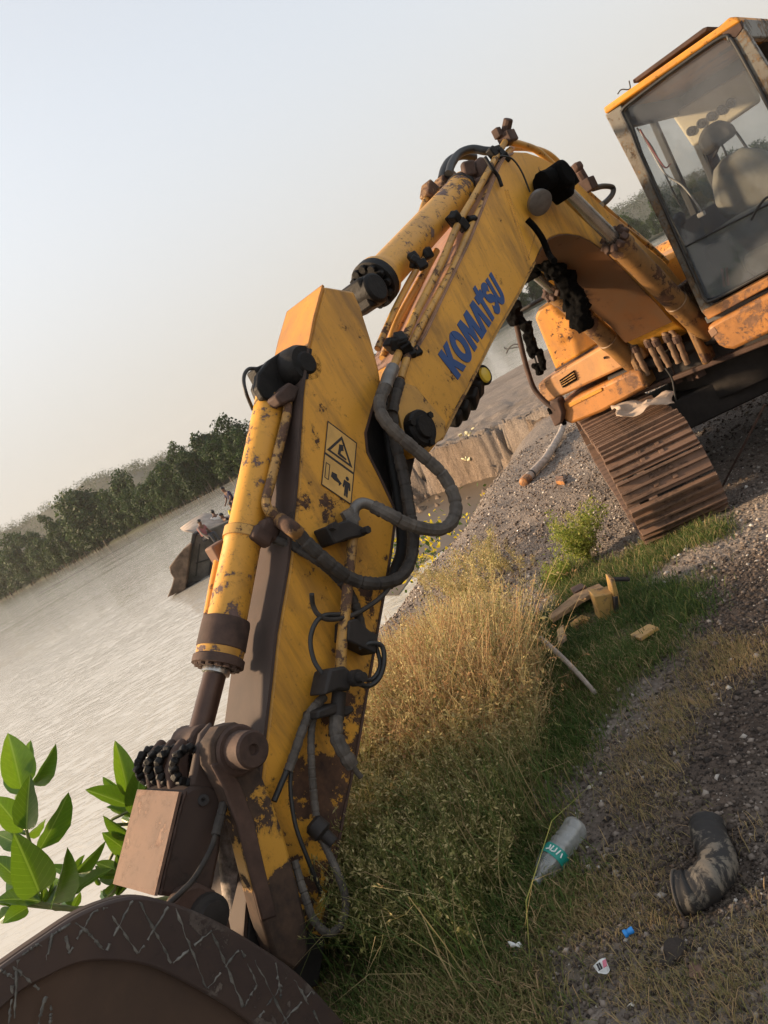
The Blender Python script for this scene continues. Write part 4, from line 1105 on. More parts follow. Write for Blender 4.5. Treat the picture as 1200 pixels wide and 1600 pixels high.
g = random.Random(5); mb = MB()
for k in range(24): mb.box(Fy(g.uniform(985, 1090), g.uniform(530, 590), .45), (g.uniform(.04, .15), g.uniform(.05, .2), g.uniform(.03, .1)), Matrix.Rotation(g.random(), 3, 'Z'))
mb.build('swing_gear_clutter', M['rust'], deck, .006)
# engine hood and counterweight behind
mb = MB(); mb.box((-.95, 2.05, 1.36), (1.35, 1.4, .72)); mb.build('engine_hood', M['body'], EX, .05)
mb = MB(); mb.box((-.3, 3.05, 1.35), (2.5, .65, .9)); mb.build('counterweight', M['body'], EX, .1)

# ---- cab
M['glass'] = (lambda m: m)(Mat('dusty_glass'))
def _glass(m, dust, tint):
    nt = m.n; tr = nt.new('ShaderNodeBsdfTransparent'); tr.inputs[0].default_value = tint + (1,)
    gl = nt.new('ShaderNodeBsdfGlossy'); gl.inputs['Roughness'].default_value = .04
    df = nt.new('ShaderNodeBsdfDiffuse'); df.inputs[0].default_value = (.24, .26, .29, 1)
    fr = nt.new('ShaderNodeFresnel'); fr.inputs[0].default_value = 1.5
    a = nt.new('ShaderNodeMixShader'); b = nt.new('ShaderNodeMixShader')
    d = m.ramp(m.noise(2.2, 6, .65, dist=.5), [(.3, dust * .7), (.7, dust * 1.9)])
    m.l.new(d, a.inputs[0]); m.l.new(tr.outputs[0], a.inputs[1]); m.l.new(df.outputs[0], a.inputs[2])
    m.l.new(fr.outputs[0], b.inputs[0]); m.l.new(a.outputs[0], b.inputs[1]); m.l.new(gl.outputs[0], b.inputs[2])
    m.l.new(b.outputs[0], m.out.inputs[0]); return m.m
M['glass'] = _glass(M['glass'], .16, (.82, .84, .84))
M['glass_low'] = _glass(Mat('dusty_lower_glass'), .22, (.80, .84, .82))
M['cabgrey'] = plain('cab_grey_inside', (.075, .077, .078), .7, 0, .2, 4, .05)
M['seat'] = plain('seat_cover', (.27, .26, .225), .9, 0, .2, 10, .3)
M['beige'] = plain('beige_panel', (.58, .52, .38), .7, 0, .12, 5, .05)
M['red'] = plain('red_lever', (.35, .03, .04), .5, 0, .2, 10, 0)
M['wire_w'] = plain('white_wire', (.6, .58, .55), .5, 0, .1, 10, 0)
CX1 = .90
def LB(c, s, name, mat, parent, bevel=.01):
    mb = MB(); mb.box(c, s); return mb.build(name, mat, parent, bevel)
mb = MB(); mb.box((.46, .80, 1.215), (.90, 1.5, .05)); cab = mb.build('cab', M['cabgrey'], EX, .005)
# roof with its orange front lip
mb = MB(); mb.slab([Fy(a, b, -.01) for a, b in [(942, 169), (984, 139), (1124, 41), (1139, 27), (1153, 26), (1158, 34), (1126, 54), (970, 162), (946, 179)]], (0, 1.6, 0)); mb.build('roof', M['body'], cab, .012)
mb = MB(); mb.slab([Fy(a, b, .12) for a, b in [(990, 131), (1104, 49), (1106, 41), (1098, 44), (988, 125)]], (0, .8, 0)); mb.build('roof_hatch', M['rust'], cab, .006)
hose_y('roof_wire', [(965, 147, .1), (971, 140, .1), (984, 139, .1), (983, 126, .1)], 1, M['cable'], cab)
mb = MB(); mb.slab([Fy(a, b, 0) for a, b in [(945, 180), (970, 164), (985, 196), (1000, 240), (1035, 318), (1070, 398), (1101, 470), (1116, 482), (1104, 496), (1096, 488), (1043, 374), (991, 269)]], (0, .07, 0)); mb.build('front_pillar', M['pillar'], cab, .008)
mb = MB(); mb.slab([Fy(a, b, 0) for a, b in [(1126, 56), (1158, 36), (1290, 245), (1290, 390), (1262, 270), (1146, 66), (1138, 60)]], (0, .07, 0)); mb.build('front_pillar', M['pillar'], cab, .008)
mb = MB(); mb.slab([Fy(a, b, -.004) for a, b in [(1120, 44), (1139, 28), (1156, 30), (1162, 44), (1150, 60), (1132, 58)]], (0, .05, 0)); mb.build('corner_rust_patch', M['rust'], cab, .008)
mb = MB(); mb.slab([Fy(a, b, -.03) for a, b in [(1096, 486), (1118, 476), (1290, 385), (1290, 400), (1106, 500)]], (0, .12, 0)); mb.build('front_sill', M['skirt'], cab, .008)
mb = MB(); mb.slab([Fy(a, b, -.05) for a, b in [(1103, 513), (1112, 506), (1290, 412), (1310, 440), (1292, 476), (1200, 522), (1146, 547), (1132, 545), (1122, 540)]], (0, 1.55, 0)); mb.build('floor_skirt', M['skirt'], cab, .025)
mb = MB(); mb.slab([Fy(a, b, -.053) for a, b in [(1106, 517), (1116, 511), (1122, 520), (1112, 528)]], (0, .01, 0)); mb.build('peeling_patch', M['topplate'], cab, .003)
# rubber seal round the panes
seal = [(972, 178), (985, 205), (1000, 243), (1035, 320), (1070, 399), (1094, 452), (1102, 466), (1116, 468), (1200, 424), (1285, 378)]
hose_y('window_seal', [(a, b, -.006) for a, b in [(1140, 64), (1128, 58), (1060, 104), (985, 160), (973, 172)] + seal], 2.6, M['cable'], cab)
hose_y('window_seal', [(a, b, -.006) for a, b in [(1138, 62), (1148, 70), (1200, 165), (1265, 290)]], 3.0, M['cable'], cab)
UP = [(974, 176), (985, 162), (1060, 106), (1126, 60), (1142, 66), (1200, 168), (1240, 240), (1244, 296), (1200, 319), (1071, 385), (1035, 318), (1000, 241)]
LO = [(1071.5, 386), (1200, 320), (1245, 297), (1280, 378), (1200, 424), (1116, 467), (1102, 464)]
mb = MB(); mb.slab([Fy(a, b, .025) for a, b in UP], (0, .005, 0)); mb.build('front_glass', M['glass'], cab, smooth=False)
mb = MB(); mb.slab([Fy(a, b, .030) for a, b in LO], (0, .005, 0)); mb.build('lower_glass', M['glass_low'], cab, smooth=False)
hose_y('glass_joint', [(1071, 385.5, .02), (1130, 355, .02), (1200, 319.5, .02), (1244, 296, .02)], 1.6, M['cable'], cab)
hose_y('wiper', [(1174, 344, -.02), (1182, 328, -.02), (1195, 311, -.02), (1210, 304, -.02)], 2.0, M['cable'], cab)
# walls and inside
mb = MB(); mb.box((.03, .80, 1.56), (.04, 1.42, .72)); mb.build('side_wall', M['cabgrey'], cab, .01)
for yy, w in ((.72, .05), (1.50, .09)): LB((.03, yy, 2.28), (.05, w, 1.05), 'side_post', M['cabgrey'], cab)
LB((.03, .8, 2.74), (.05, 1.42, .14), 'side_rail', M['cabgrey'], cab)
LB((.46, 1.55, 1.58), (.86, .04, .78), 'rear_wall', M['cabgrey'], cab)
for xx in (.07, .86): LB((xx, 1.545, 2.2), (.10, .05, .8), 'rear_post', M['cabgrey'], cab)
LB((.46, 1.545, 2.66), (.86, .05, .30), 'rear_rail', M['cabgrey'], cab)
LB((.89, .80, 1.50), (.04, 1.42, .60), 'door', M['pillar'], cab)
for yy, w in ((.10, .07), (.80, .05), (1.50, .09)): LB((.89, yy, 2.28), (.05, w, 1.05), 'door_post', M['pillar'], cab)
LB((.895, .8, 2.75), (.05, 1.42, .12), 'door_rail', M['pillar'], cab)
mb = MB(); mb.slab([Fy(a, b, 1.30) for a, b in [(1047, 178), (1166, 108), (1184, 160), (1082, 230)]], (0, .14, 0)); pn = mb.build('headliner_panel', M['beige'], cab, .02)
for (a, b) in ((1080, 205), (1096, 193), (1111, 182), (1127, 172), (1142, 161)):
    p = Fy(a, b, 1.295); mb = MB(); mb.lathe(p, p + Vector((0, -1, 0)), [(0, .036), (.012, .036), (.014, .026), (.006, .022), (.006, .012), (.016, .010), (.016, 0)], 18); mb.build('round_vent', M['dark'], cab)
mb = MB(); mb.slab([Fy(a, b, .95) for a, b in [(1088, 222), (1096, 202), (1118, 188), (1140, 194), (1148, 210), (1112, 238), (1099, 246)]], (0, .12, 0)); mb.build('headrest', M['headrest'], cab, .03)
for a, b in (((1102, 240), (1112, 268)), ((1128, 226), (1140, 252))): MB().cyl(Fy(*a, 1.0), Fy(*b, 1.0), .008, 8).build('headrest_rod', M['dark'], cab)
mb = MB(); mb.slab([Fy(a, b, .92) for a, b in [(1112, 268), (1125, 250), (1155, 232), (1190, 236), (1225, 262), (1250, 310), (1200, 345), (1130, 345), (1115, 320), (1110, 290)]], (0, .16, 0)); mb.build('seat_back', M['seat'], cab, .05)
mb = MB(); mb.slab([Fy(a, b, .50) for a, b in [(1096, 374), (1130, 350), (1230, 300), (1262, 330), (1240, 390), (1160, 432), (1146, 420)]], (0, .42, 0)); mb.build('seat_cushion', M['seat'], cab, .05)
mb = MB(); mb.slab([Fy(a, b, .42) for a, b in [(1160, 400), (1230, 365), (1250, 400), (1185, 436), (1165, 425)]], (0, .2, 0)); mb.build('seat_base', M['beige'], cab, .03)
LB((.16, .75, 1.45), (.18, .7, .45), 'side_console', M['dark'], cab, .03)
LB((.46, 1.2, 1.4), (.6, .3, .36), 'rear_box', M['dark'], cab, .03)
mb = MB(); p = Fy(1062, 350, .25); mb.lathe(p + Vector((0, 0, -.12)), p + Vector((.02, 0, .1)), [(0, .012), (.10, .012), (.12, .035), (.17, .045), (.2, .02)], 12); mb.build('joystick', M['cable'], cab)
for a, b in (((1132, 448), (1128, 420)), ((1138, 446), (1135, 418))): MB().cyl(Fy(*a, .2), Fy(*b, .2), .010, 8).build('pedal_lever', M['red'], cab)
hose_y('loose_wire', [(1000, 202, .3), (1012, 222, .3), (1030, 250, .3), (1040, 262, .3), (1048, 256, .3)], 1.2, M['red'], cab)
hose_y('loose_wire', [(1000, 204, .35), (1020, 240, .35), (1040, 272, .35), (1066, 290, .35), (1086, 315, .35), (1096, 330, .35)], 1.3, M['wire_w'], cab)
hose_y('loose_wire', [(995, 200, .4), (1020, 232, .4), (1045, 285, .4), (1062, 320, .4)], 1.3, M['cable'], cab)
hose_y('rear_bar', [(1100, 268, 1.5), (1118, 240, 1.5), (1140, 200, 1.5), (1170, 235, 1.5)], 2, M['dark'], cab)
mb = MB(); p = Fy(1096, 335, .5); mb.box(p, (.05, .05, .035)); mb.build('plug', M['wire_w'], cab, .005)

# ---- tracks
TF = Vector((-.26, -.965, 0)).normalized()
t_rz = -math.atan2(.26, .965) + AL
def track(front_world, first):
    body = MB(); body.box((0, 1.45, .39), (.36, 2.0, .50)); body.box((0, 1.45, .40), (.26, 2.6, .30)); body.box((-.02, 1.45, .56), (.34, 1.2, .10))
    for yy in (.75, 1.25, 1.75, 2.25): body.cyl((-.14, yy, .18), (.14, yy, .18), .10, 14)
    o = body.build('track', M['grease'], EX, .01)
    o.location = to_local(front_world); o.rotation_euler = (0, 0, t_rz)
    MB().lathe((-.12, 0, .40), (.12, 0, .40), [(0, .08), (0, .24), (.05, .30), (.09, .30), (.09, .33), (.15, .33), (.15, .30), (.19, .30), (.24, .24), (.24, .08)], 28).build('idler', M['rust'], o)
    MB().lathe((-.12, 2.9, .40), (.12, 2.9, .40), [(0, .1), (0, .28), (.08, .34), (.16, .34), (.24, .28), (.24, .1)], 20).build('sprocket', M['rust'], o)
    Rr, Ln = .36, 2.9
    per = 2 * Ln + 2 * math.pi * Rr; n = 44
    def at(s):
        s %= per
        if s < Ln: return (s, .40 - Rr, 0.0)              # bottom run, rearwards
        s -= Ln
        if s < math.pi * Rr: a = s / Rr; return (Ln + Rr * math.sin(a), .40 - Rr * math.cos(a), a)
        s -= math.pi * Rr
        if s < Ln: return (Ln - s, .40 + Rr, math.pi)
        s -= Ln; a = s / Rr
        return (-Rr * math.sin(a), .40 + Rr * math.cos(a), math.pi + a)
    loops = [[Vector((xx, at(per * k / 72)[0], at(per * k / 72)[1])) for xx in (-.09, .09)] + [Vector((xx, at(per * k / 72)[0] * .985 + .02, lerp(at(per * k / 72)[1], .40, .16))) for xx in (.09, -.09)] for k in range(73)]
    MB().loft(loops, False).build('track_chain', M['dark'], o)
    src = first
    for k in range(n):
        yy, zz_, a = at(per * (k + .35) / n)
        if src is None:
            mb = MB()
            W = .60
            mb.slab([(-W / 2, -.090, 0), (W / 2, -.090, 0), (W / 2, .086, 0), (-W / 2, .086, 0)], (0, 0, -.014))
            for yo, hh in ((-.080, .040), (-.012, .030), (.055, .030)):
                mb.slab([(-W / 2 + .004, yo - .010, -.012), (W / 2 - .004, yo - .010, -.012), (W / 2 - .004, yo + .010, -.012), (-W / 2 + .004, yo + .010, -.012)], (0, 0, -hh))
            for xo in (-.065, .065): mb.box((xo, .022, -.018), (.035, .028, .014)); mb.box((xo, -.045, -.018), (.03, .025, .012))
            sh = mb.build('track_shoe', [M['track']], o, .003); src = sh
        else:
            sh = src.copy(); link(sh, o)
        j = random.uniform(-.06, .06)
        sh.location = (random.uniform(-.004, .004), yy, zz_); sh.rotation_euler = (a + j, 0, 0)
    return src, o
s0, tr_l = track(Vector((1.84, 5.13, .0)), None)
s1, tr_r = track(Vector((1.84, 5.13, 0)) + Vector((.965, -.26, 0)).normalized() * 2.15, s0)
mb = MB(); cw = to_local(Vector((1.84, 5.13, 0)) + Vector((.965, -.26, 0)).normalized() * 1.08 - TF * 1.5)
mb.box((cw.x, cw.y, .52), (1.9, .9, .28), Matrix.Rotation(t_rz, 3, 'Z')); mb.cyl((cw.x, cw.y, .5), (cw.x, cw.y, .86), .55, 30); mb.build('carbody', M['dark'], EX, .02)
# dirty bits on the outer side of the track
g = random.Random(9); mb = MB()
for k in range(0):
    t = g.random(); p = to_local(atY(lerp(905, 975, t) + g.uniform(-6, 6), lerp(705, 805, t) + g.uniform(-6, 6), lerp(5.7, 5.3, t)))
    MB().box(p, (.03, .05, .04), Quaternion((g.random(), g.random(), g.random(), .4)).normalized().to_matrix()).build('dried_mud', M['hosebrown'], EX, .01)
# crumpled sheet lying on the track
def crumple(name, px, Ys, mat, n=14, amp=.03, seed=0, parent=None, thick=.004):
    """sheet spanned over four pixel corners at given depths, crumpled"""
    C4 = [atY(a, b, y) for (a, b), y in zip(px, Ys)]; V = []
    g = np.random.default_rng(seed); off = g.random() * 50
    nrm = (C4[1] - C4[0]).cross(C4[3] - C4[0]).normalized()
    for i in range(n + 1):
        for j in range(n + 1):
            u, v = i / n, j / n
            uu = u + .03 * math.sin(9 * v + off) ; p = C4[0].lerp(C4[1], uu).lerp(C4[3].lerp(C4[2], uu), v + .03 * math.sin(7 * u + off))
            h = float(fbm(np.array([u * 3 + off]), np.array([v * 3 + off]), seed)[0]) * 2.4
            V.append(p + nrm * h * amp)
    F = [(i * (n + 1) + j, (i + 1) * (n + 1) + j, (i + 1) * (n + 1) + j + 1, i * (n + 1) + j + 1) for i in range(n) for j in range(n)]
    mb = MB(); mb.add(V, F); o = mb.build(name, mat, parent, sharp=25)
    so = o.modifiers.new('thickness', 'SOLIDIFY'); so.thickness = thick
    return o
tag(crumple('plastic_sheet', [(958, 638), (1052, 612), (1052, 630), (968, 652)], [5.6, 5.4, 5.1, 5.2], M['cloth'], seed=3, amp=.05), 'crumpled tan sheet lying on top of the track', 'sheet')

# ------------------------------------------------------------------ growth on the bank
M['weed'] = leaf_mat('dry_weed', [(.085, .11, .025), (.22, .22, .065), (.44, .37, .16), (.60, .50, .25), (.36, .21, .10)], .35, .8)
M['grass'] = leaf_mat('short_grass', [(.045, .085, .018), (.09, .145, .03), (.18, .175, .06), (.40, .31, .15), (.44, .30, .16)], .35, .7)
M['stone'] = (lambda m: m.set(m.ramp(m.attr('tint'), [(0, (.035, .028, .024)), (.45, (.13, .10, .08)), (.8, (.30, .25, .21)), (1, (.62, .58, .52))]), .9, 0, .3))(Mat('loose_stone'))

def weed_proto(seed, h, n_stem, bits, spread=.35, bit=.0065, leafy=0.0, w0=.0022):
    g = np.random.default_rng(seed); V, F, T, U = [], [], [], []
    def quad(a, b, c, d, t, u):
        i = len(V); V.extend([a, b, c, d]); F.append((i, i + 1, i + 2, i + 3)); T.extend([t] * 4); U.extend([u] * 4)
    for s in range(n_stem):
        az = g.random() * 6.28; lean = spread * g.random() ** .6; hh = h * (.55 + .5 * g.random())
        P = []; k = 5; d = np.array([math.cos(az), math.sin(az), 0]); side = np.array([-math.sin(az), math.cos(az), 0]); cv = g.normal() * .15
        for i in range(k + 1):
            t = i / k; P.append(d * (.03 + lean * hh * (t + .6 * t * t)) + side * cv * hh * t * t + np.array([0, 0, hh * (t - .18 * lean * t * t)]))
        tt = .25 + .42 * g.random()
        for i in range(k):
            wv = side * w0 * (1 - .6 * i / k); quad(P[i] - wv, P[i] + wv, P[i + 1] + wv * .8, P[i + 1] - wv * .8, tt, i / k)
        # twigs with seed heads and small leaves
        for b in range(bits):
            t = .22 + .78 * g.random(); i = min(int(t * k), k - 1); p = P[i] + (P[i + 1] - P[i]) * (t * k - i)
            dr = g.normal(size=3) + np.array([0, 0, .7]); dr /= np.linalg.norm(dr); L = (.02 + .07 * g.random()) * (1.25 - t) * h / .4
            q = p + dr * L; sv = np.cross(dr, g.normal(size=3)); sv /= np.linalg.norm(sv) + 1e-9
            quad(p - sv * .0009, p + sv * .0009, q + sv * .0007, q - sv * .0007, tt, t)
            for m_ in range(3 if leafy else 2):
                c = q + g.normal(size=3) * .008 * (1 + leafy * 2) - dr * L * .35 * m_; e1 = g.normal(size=3) * (.9 if leafy else .45) + dr * (.2 if leafy else 1.0); e1 /= np.linalg.norm(e1); e2 = np.cross(e1, g.normal(size=3)); e2 /= np.linalg.norm(e2) + 1e-9
                s1 = bit * (.45 + .8 * g.random()); s2 = s1 * ((.35 if leafy else .22) + .22 * g.random())
                quad(c - e1 * s1, c - e2 * s2, c + e1 * s1, c + e2 * s2, np.clip(tt + .25 + g.normal() * .2 - leafy * .3, 0, 1), t)
    return np.array(V), np.array(F), np.array(T), np.array(U)

def grass_proto(seed, h, n, spread=.05):
    g = np.random.default_rng(seed); V, F, T = [], [], []
    for s in range(n):
        az = g.random() * 6.28; d = np.array([math.cos(az), math.sin(az), 0]); sd_ = np.array([-d[1], d[0], 0]); b = np.array([g.normal() * spread, g.normal() * spread, -.01])
        hh = h * (.4 + .8 * g.random()); ln = hh * (.2 + .9 * g.random()); w = .0010 + .0011 * g.random(); t0 = g.random() * .35 + (.45 if g.random() < .22 else 0)
        P = [b, b + d * ln * .25 + [0, 0, hh * .55], b + d * ln * .65 + [0, 0, hh * .9], b + d * ln * 1.1 + [0, 0, hh * (.95 - .3 * g.random())]]
        for i, (wa, wb) in enumerate(((1, .9), (.9, .6), (.6, .08))):
            k = len(V); V.extend([P[i] - sd_ * w * wa, P[i] + sd_ * w * wa, P[i + 1] + sd_ * w * wb, P[i + 1] - sd_ * w * wb]); F.append((k, k + 1, k + 2, k + 3)); T.extend([t0] * 4)
    return np.array(V), np.array(F), np.array(T), np.zeros(len(V))

def scatter(name, protos, xy, scale, tint, mat, seed, label, lean=.12):
    g = np.random.default_rng(seed); z = ground(xy[:, 0], xy[:, 1]); Vs, Fs, Ts = [], [], []; off = 0
    for (x, y), zz_, s, tn in zip(xy, z, scale, tint):
        V, F, T, U = protos[g.integers(len(protos))]
        a = g.random() * 6.28; ca, sa = math.cos(a), math.sin(a); lx, ly = g.normal() * lean, g.normal() * lean
        X = (V[:, 0] * ca - V[:, 1] * sa) * s + V[:, 2] * lx * s + x; Y = (V[:, 0] * sa + V[:, 1] * ca) * s + V[:, 2] * ly * s + y; Z = V[:, 2] * s + zz_ - .005
        Vs.append(np.stack([X, Y, Z], -1)); Fs.append(F + off); Ts.append(np.clip(T + tn, 0, 1)); off += len(V)
    o = np_mesh(name, np.vstack(Vs), np.vstack(Fs), mat, {'tint': ('POINT', np.concatenate(Ts))})
    return tag(o, label, None, None, 'stuff')

CLEAR = [(G(*p), r_) for p, r_ in (((950, 962), .20), ((912, 972), .18), ((1005, 986), .17), ((900, 940), .16), ((870, 950), .13), ((868, 1018), .10), ((900, 1050), .10), ((880, 1325), .09), ((855, 1360), .08), ((1105, 1360), .12), ((940, 1513), .05), ((978, 1463), .04), ((808, 1480), .04))]
def clear(xy, f=1.0):
    k = np.ones(len(xy), bool)
    for c, r_ in CLEAR: k &= np.hypot(xy[:, 0] - c.x, xy[:, 1] - c.y) > r_ * f
    return xy[k]

def sample_poly(poly, n, seed, edge=.1, inner=0.0):
    g = np.random.default_rng(seed); P = np.array(poly); lo, hi = P.min(0) - .3, P.max(0) + .3; out = []
    while sum(map(len, out)) < n:
        c = lo + (hi - lo) * g.random((n * 2, 2)); d = poly_sd(poly, c[:, 0], c[:, 1]) + fbm(c[:, 0] * 3, c[:, 1] * 3, 21) * .35
        out.append(c[(d < edge * g.random(len(c))) & (d < -inner + edge)])
    return np.vstack(out)[:n]

WP = [weed_proto(s, .42, 13, 9, .42, .010, 0, .0026) for s in range(40, 48)]
xy = sample_poly(ZONE_WEED, 1350, 3, .16)
xy = xy[fbm(xy[:, 0] * 2.3, xy[:, 1] * 2.3, 58) + .55 * rng.random(len(xy)) > .07]
xy = clear(xy, .9)
d = np.linalg.norm(xy, axis=1)
tn = fbm(xy[:, 0] * 1.4, xy[:, 1] * 1.4, 51) * .7 + np.interp(xy[:, 1], [1.5, 2.6, 3.6, 5], [-.30, -.16, .02, .10])
keep = rng.random(len(xy)) < np.interp(d, [1.4, 2.2, 3], [.45, .8, 1.0])
xy, tn = xy[keep], tn[keep]
lx = (xy[:, 0] - X0.x) * EC.x + (xy[:, 1] - X0.y) * EC.y; ly = (xy[:, 0] - X0.x) * EB.x + (xy[:, 1] - X0.y) * EB.y
keep = ~((lx < .30) & (ly < -4.55)); xy, tn = xy[keep], tn[keep]
sc = np.interp(xy[:, 1], [1.2, 2.2, 3.5, 5.5], [.45, .72, 1.0, .95]) * (.65 + .7 * rng.random(len(xy))) * (1 + fbm(xy[:, 0] * 1.1, xy[:, 1] * 1.1, 52) * .7)
scatter('dry_weeds', WP, xy, sc, tn, M['weed'], 5, 'tangled mass of dry straw coloured weeds beside the arm')
# reddish brown dead patch
RED = [tuple(G(*p)[:2]) for p in [(620, 1135), (700, 1095), (790, 1120), (815, 1180), (720, 1205), (640, 1195)]]
xy = sample_poly(RED, 170, 8)
scatter('dead_brush', [weed_proto(s, .50, 12, 8, .6, .008) for s in (61, 62, 63)], xy, .7 + .6 * rng.random(len(xy)), .40 + .15 * rng.random(len(xy)), M['weed'], 9, 'reddish brown dead brush in the middle of the weeds')
# long dry and green blades between the stems
xy = clear(sample_poly(ZONE_WEED, 800, 27, .2), .9); lx = (xy[:, 0] - X0.x) * EC.x + (xy[:, 1] - X0.y) * EC.y; ly = (xy[:, 0] - X0.x) * EB.x + (xy[:, 1] - X0.y) * EB.y
xy = xy[~((lx < .30) & (ly < -4.55))]
scatter('long_grass', [grass_proto(s, .30, 30, .06) for s in range(180, 186)], xy, .55 + .7 * rng.random(len(xy)), np.interp(xy[:, 1], [1.5, 2.6, 4], [.0, .18, .40]) + .25 * rng.random(len(xy)) - .1, M['grass'], 28, 'long thin green and straw coloured blades among the dry weeds')
# tall bare straws standing out of the mass
xy = sample_poly(ZONE_WEED, 190, 13, .3); xy = xy[np.hypot(xy[:, 0], xy[:, 1]) > 2.0]
lx = (xy[:, 0] - X0.x) * EC.x + (xy[:, 1] - X0.y) * EC.y; xy = xy[lx > .25]
scatter('tall_straws', [weed_proto(s, .62, 3, 7, .45, .009, 0, .0036) for s in (71, 72, 73)], xy, .7 + .5 * rng.random(len(xy)), .12 * np.ones(len(xy)), M['weed'], 14, 'single tall pale straws standing above the weeds')

GP = [grass_proto(s, .060, 34, .06) for s in range(80, 86)]
xy = clear(np.vstack([sample_poly(ZONE_GRASS, 3000, 15, .12), sample_poly(ZONE_WEED, 1400, 16, .3)]))
xy = xy[fbm(xy[:, 0] * 2.7, xy[:, 1] * 2.7, 59) + .5 * rng.random(len(xy)) > .06]
tn = fbm(xy[:, 0] * 1.7, xy[:, 1] * 1.7, 55) * .9 + np.interp(xy[:, 1], [1.5, 2.4, 3.4], [.12, .02, -.04])
scatter('short_grass', GP, xy, .5 + .9 * rng.random(len(xy)) + .5 * fbm(xy[:, 0] * 2, xy[:, 1] * 2, 56), tn, M['grass'], 17, 'short green grass growing over the trodden bank')
xy = clear(sample_poly(ZONE_DRY, 620, 18, .3))
xy = xy[fbm(xy[:, 0] * 3.1, xy[:, 1] * 3.1, 57) > -.08]
scatter('dry_grass', GP, xy, .35 + .5 * rng.random(len(xy)), .35 + .3 * rng.random(len(xy)), M['grass'], 19, 'flattened dry yellow grass on the dark soil')
DRYE = [tuple(G(*p)[:2]) for p in [(1060, 1010), (1200, 990), (1200, 1040), (1120, 1060), (1080, 1120), (1010, 1230), (960, 1260), (1010, 1150)]]
xy = sample_poly(DRYE, 230, 20, .1)
scatter('dry_grass', GP, xy, .35 + .45 * rng.random(len(xy)), .42 + .2 * rng.random(len(xy)), M['grass'], 21, 'strip of dry tan grass along the edge of the dark soil')
# green strip at the foot of the track and the sparse plants on the gravel crest
STRIP = [tuple(G(*p)[:2]) for p in [(850, 920), (890, 880), (960, 890), (1010, 862), (1125, 815), (1135, 835), (1030, 885), (940, 915), (880, 945)]]
xy = sample_poly(STRIP, 300, 22, .04)
scatter('green_grass', [grass_proto(s, .075, 36) for s in (91, 92, 93)], xy, .7 + .7 * rng.random(len(xy)), -.05 + .15 * rng.random(len(xy)), M['grass'], 23, 'fresh green grass along the foot of the track')
CRST = [tuple(G(*p)[:2]) for p in [(690, 905), (750, 880), (800, 890), (780, 935), (700, 945)]]
xy = sample_poly(CRST, 60, 24, .3)
scatter('sparse_weeds', [weed_proto(s, .26, 6, 10, .4, .010, .5) for s in (95, 96)], xy, .6 + .7 * rng.random(len(xy)), -.05 + .2 * rng.random(len(xy)), M['weed'], 25, 'sparse greenish weeds on the gravel crest')
# the bright bush beside the track: a plant of its own
M['bushgreen'] = leaf_mat('bright_bush', [(.09, .15, .02), (.20, .26, .045), (.36, .37, .09), (.42, .38, .14)], .4, .8)
def bush(name, px, base, h, n, bits, seed, tint, label, bit=.010):
    V, F, T, U = weed_proto(seed, h, n, bits, .42, bit, .6); p = G(*base)
    o = np_mesh('foliage', V, F, M['bushgreen'], {'tint': ('POINT', np.clip(T + tint, 0, 1))})
    r = empty(name, p, 0, label, 'bush'); o.parent = r
    mb = MB()
    for k in range(5): a = k * 1.3; mb.tube([(0, 0, -.02), (math.cos(a) * .05, math.sin(a) * .05, h * .4)], [.005, .003], 5)
    mb.build('stem', M['bark'], r)
bush('weed_bush', None, (922, 878), .50, 42, 34, 131, .02, 'bright yellowish green bush growing beside the track', .013)
bush('weed_bush', None, (880, 915), .26, 20, 22, 132, -.12, 'small dark green bush in front of the bright green one')

# ------------------------------------------------------------------ loose stones
def stones(name, n, seed, label, poly=None, smin=.004, smax=.02, tshift=0.0, rmax=13):
    g = np.random.default_rng(seed)
    if poly is None:
        r = 1.6 + (rmax - 1.6) * g.random(n) ** .9; a = np.radians(-14 + 58 * g.random(n)); x, y = r * np.sin(a), r * np.cos(a)
    else:
        p = sample_poly(poly, n, seed, .3); x, y = p[:, 0], p[:, 1]; r = np.hypot(x, y)
    k = (grass_zone(x, y) < .45 + .4 * g.random(n)) & (seg_dist(x, y) < .8); x, y, r = x[k], y[k], r[k]; n = len(x)
    z = ground(x, y)
    s = (smin + (smax - smin) * g.random(n) ** 3.5) * np.interp(r, [2, 5, 12], [.8, 1.05, 1.25])
    base = np.array([(1, 0, 0), (0, 1, 0), (-1, 0, 0), (0, -1, 0), (0, 0, .75), (0, 0, -.75)]); f8 = np.array([(0, 1, 4), (1, 2, 4), (2, 3, 4), (3, 0, 4), (1, 0, 5), (2, 1, 5), (3, 2, 5), (0, 3, 5)])
    V = base[None] * (.7 + .6 * g.random((n, 6, 1))) * s[:, None, None] * (.7 + .6 * g.random((n, 1, 3)))
    a = g.random(n) * 6.28; ca, sa = np.cos(a)[:, None], np.sin(a)[:, None]
    X = V[:, :, 0] * ca - V[:, :, 1] * sa + x[:, None]; Y = V[:, :, 0] * sa + V[:, :, 1] * ca + y[:, None]; Z = V[:, :, 2] + (z + s * .25)[:, None]
    F = (f8[None] + (np.arange(n) * 6)[:, None, None]).reshape(-1, 3)
    dz = dark_zone(x, y)
    t = np.clip(.48 + .22 * g.normal(size=n) - .22 * dz + tshift, 0, 1); t = np.where(g.random(n) < .012, .80 + .15 * g.random(n), t)
    return tag(np_mesh(name, np.stack([X, Y, Z], -1).reshape(-1, 3), F, M['stone'], {'tint': ('POINT', np.repeat(t, 6))}), label, None, None, 'stuff')
stones('gravel', 60000, 41, 'loose gravel scattered over the slope and soil', None, .004, .019, .06)
stones('gravel', 16000, 42, 'small dark and white gravel on the soil near the viewer', ZONE_SOIL, .003, .012, -.08)
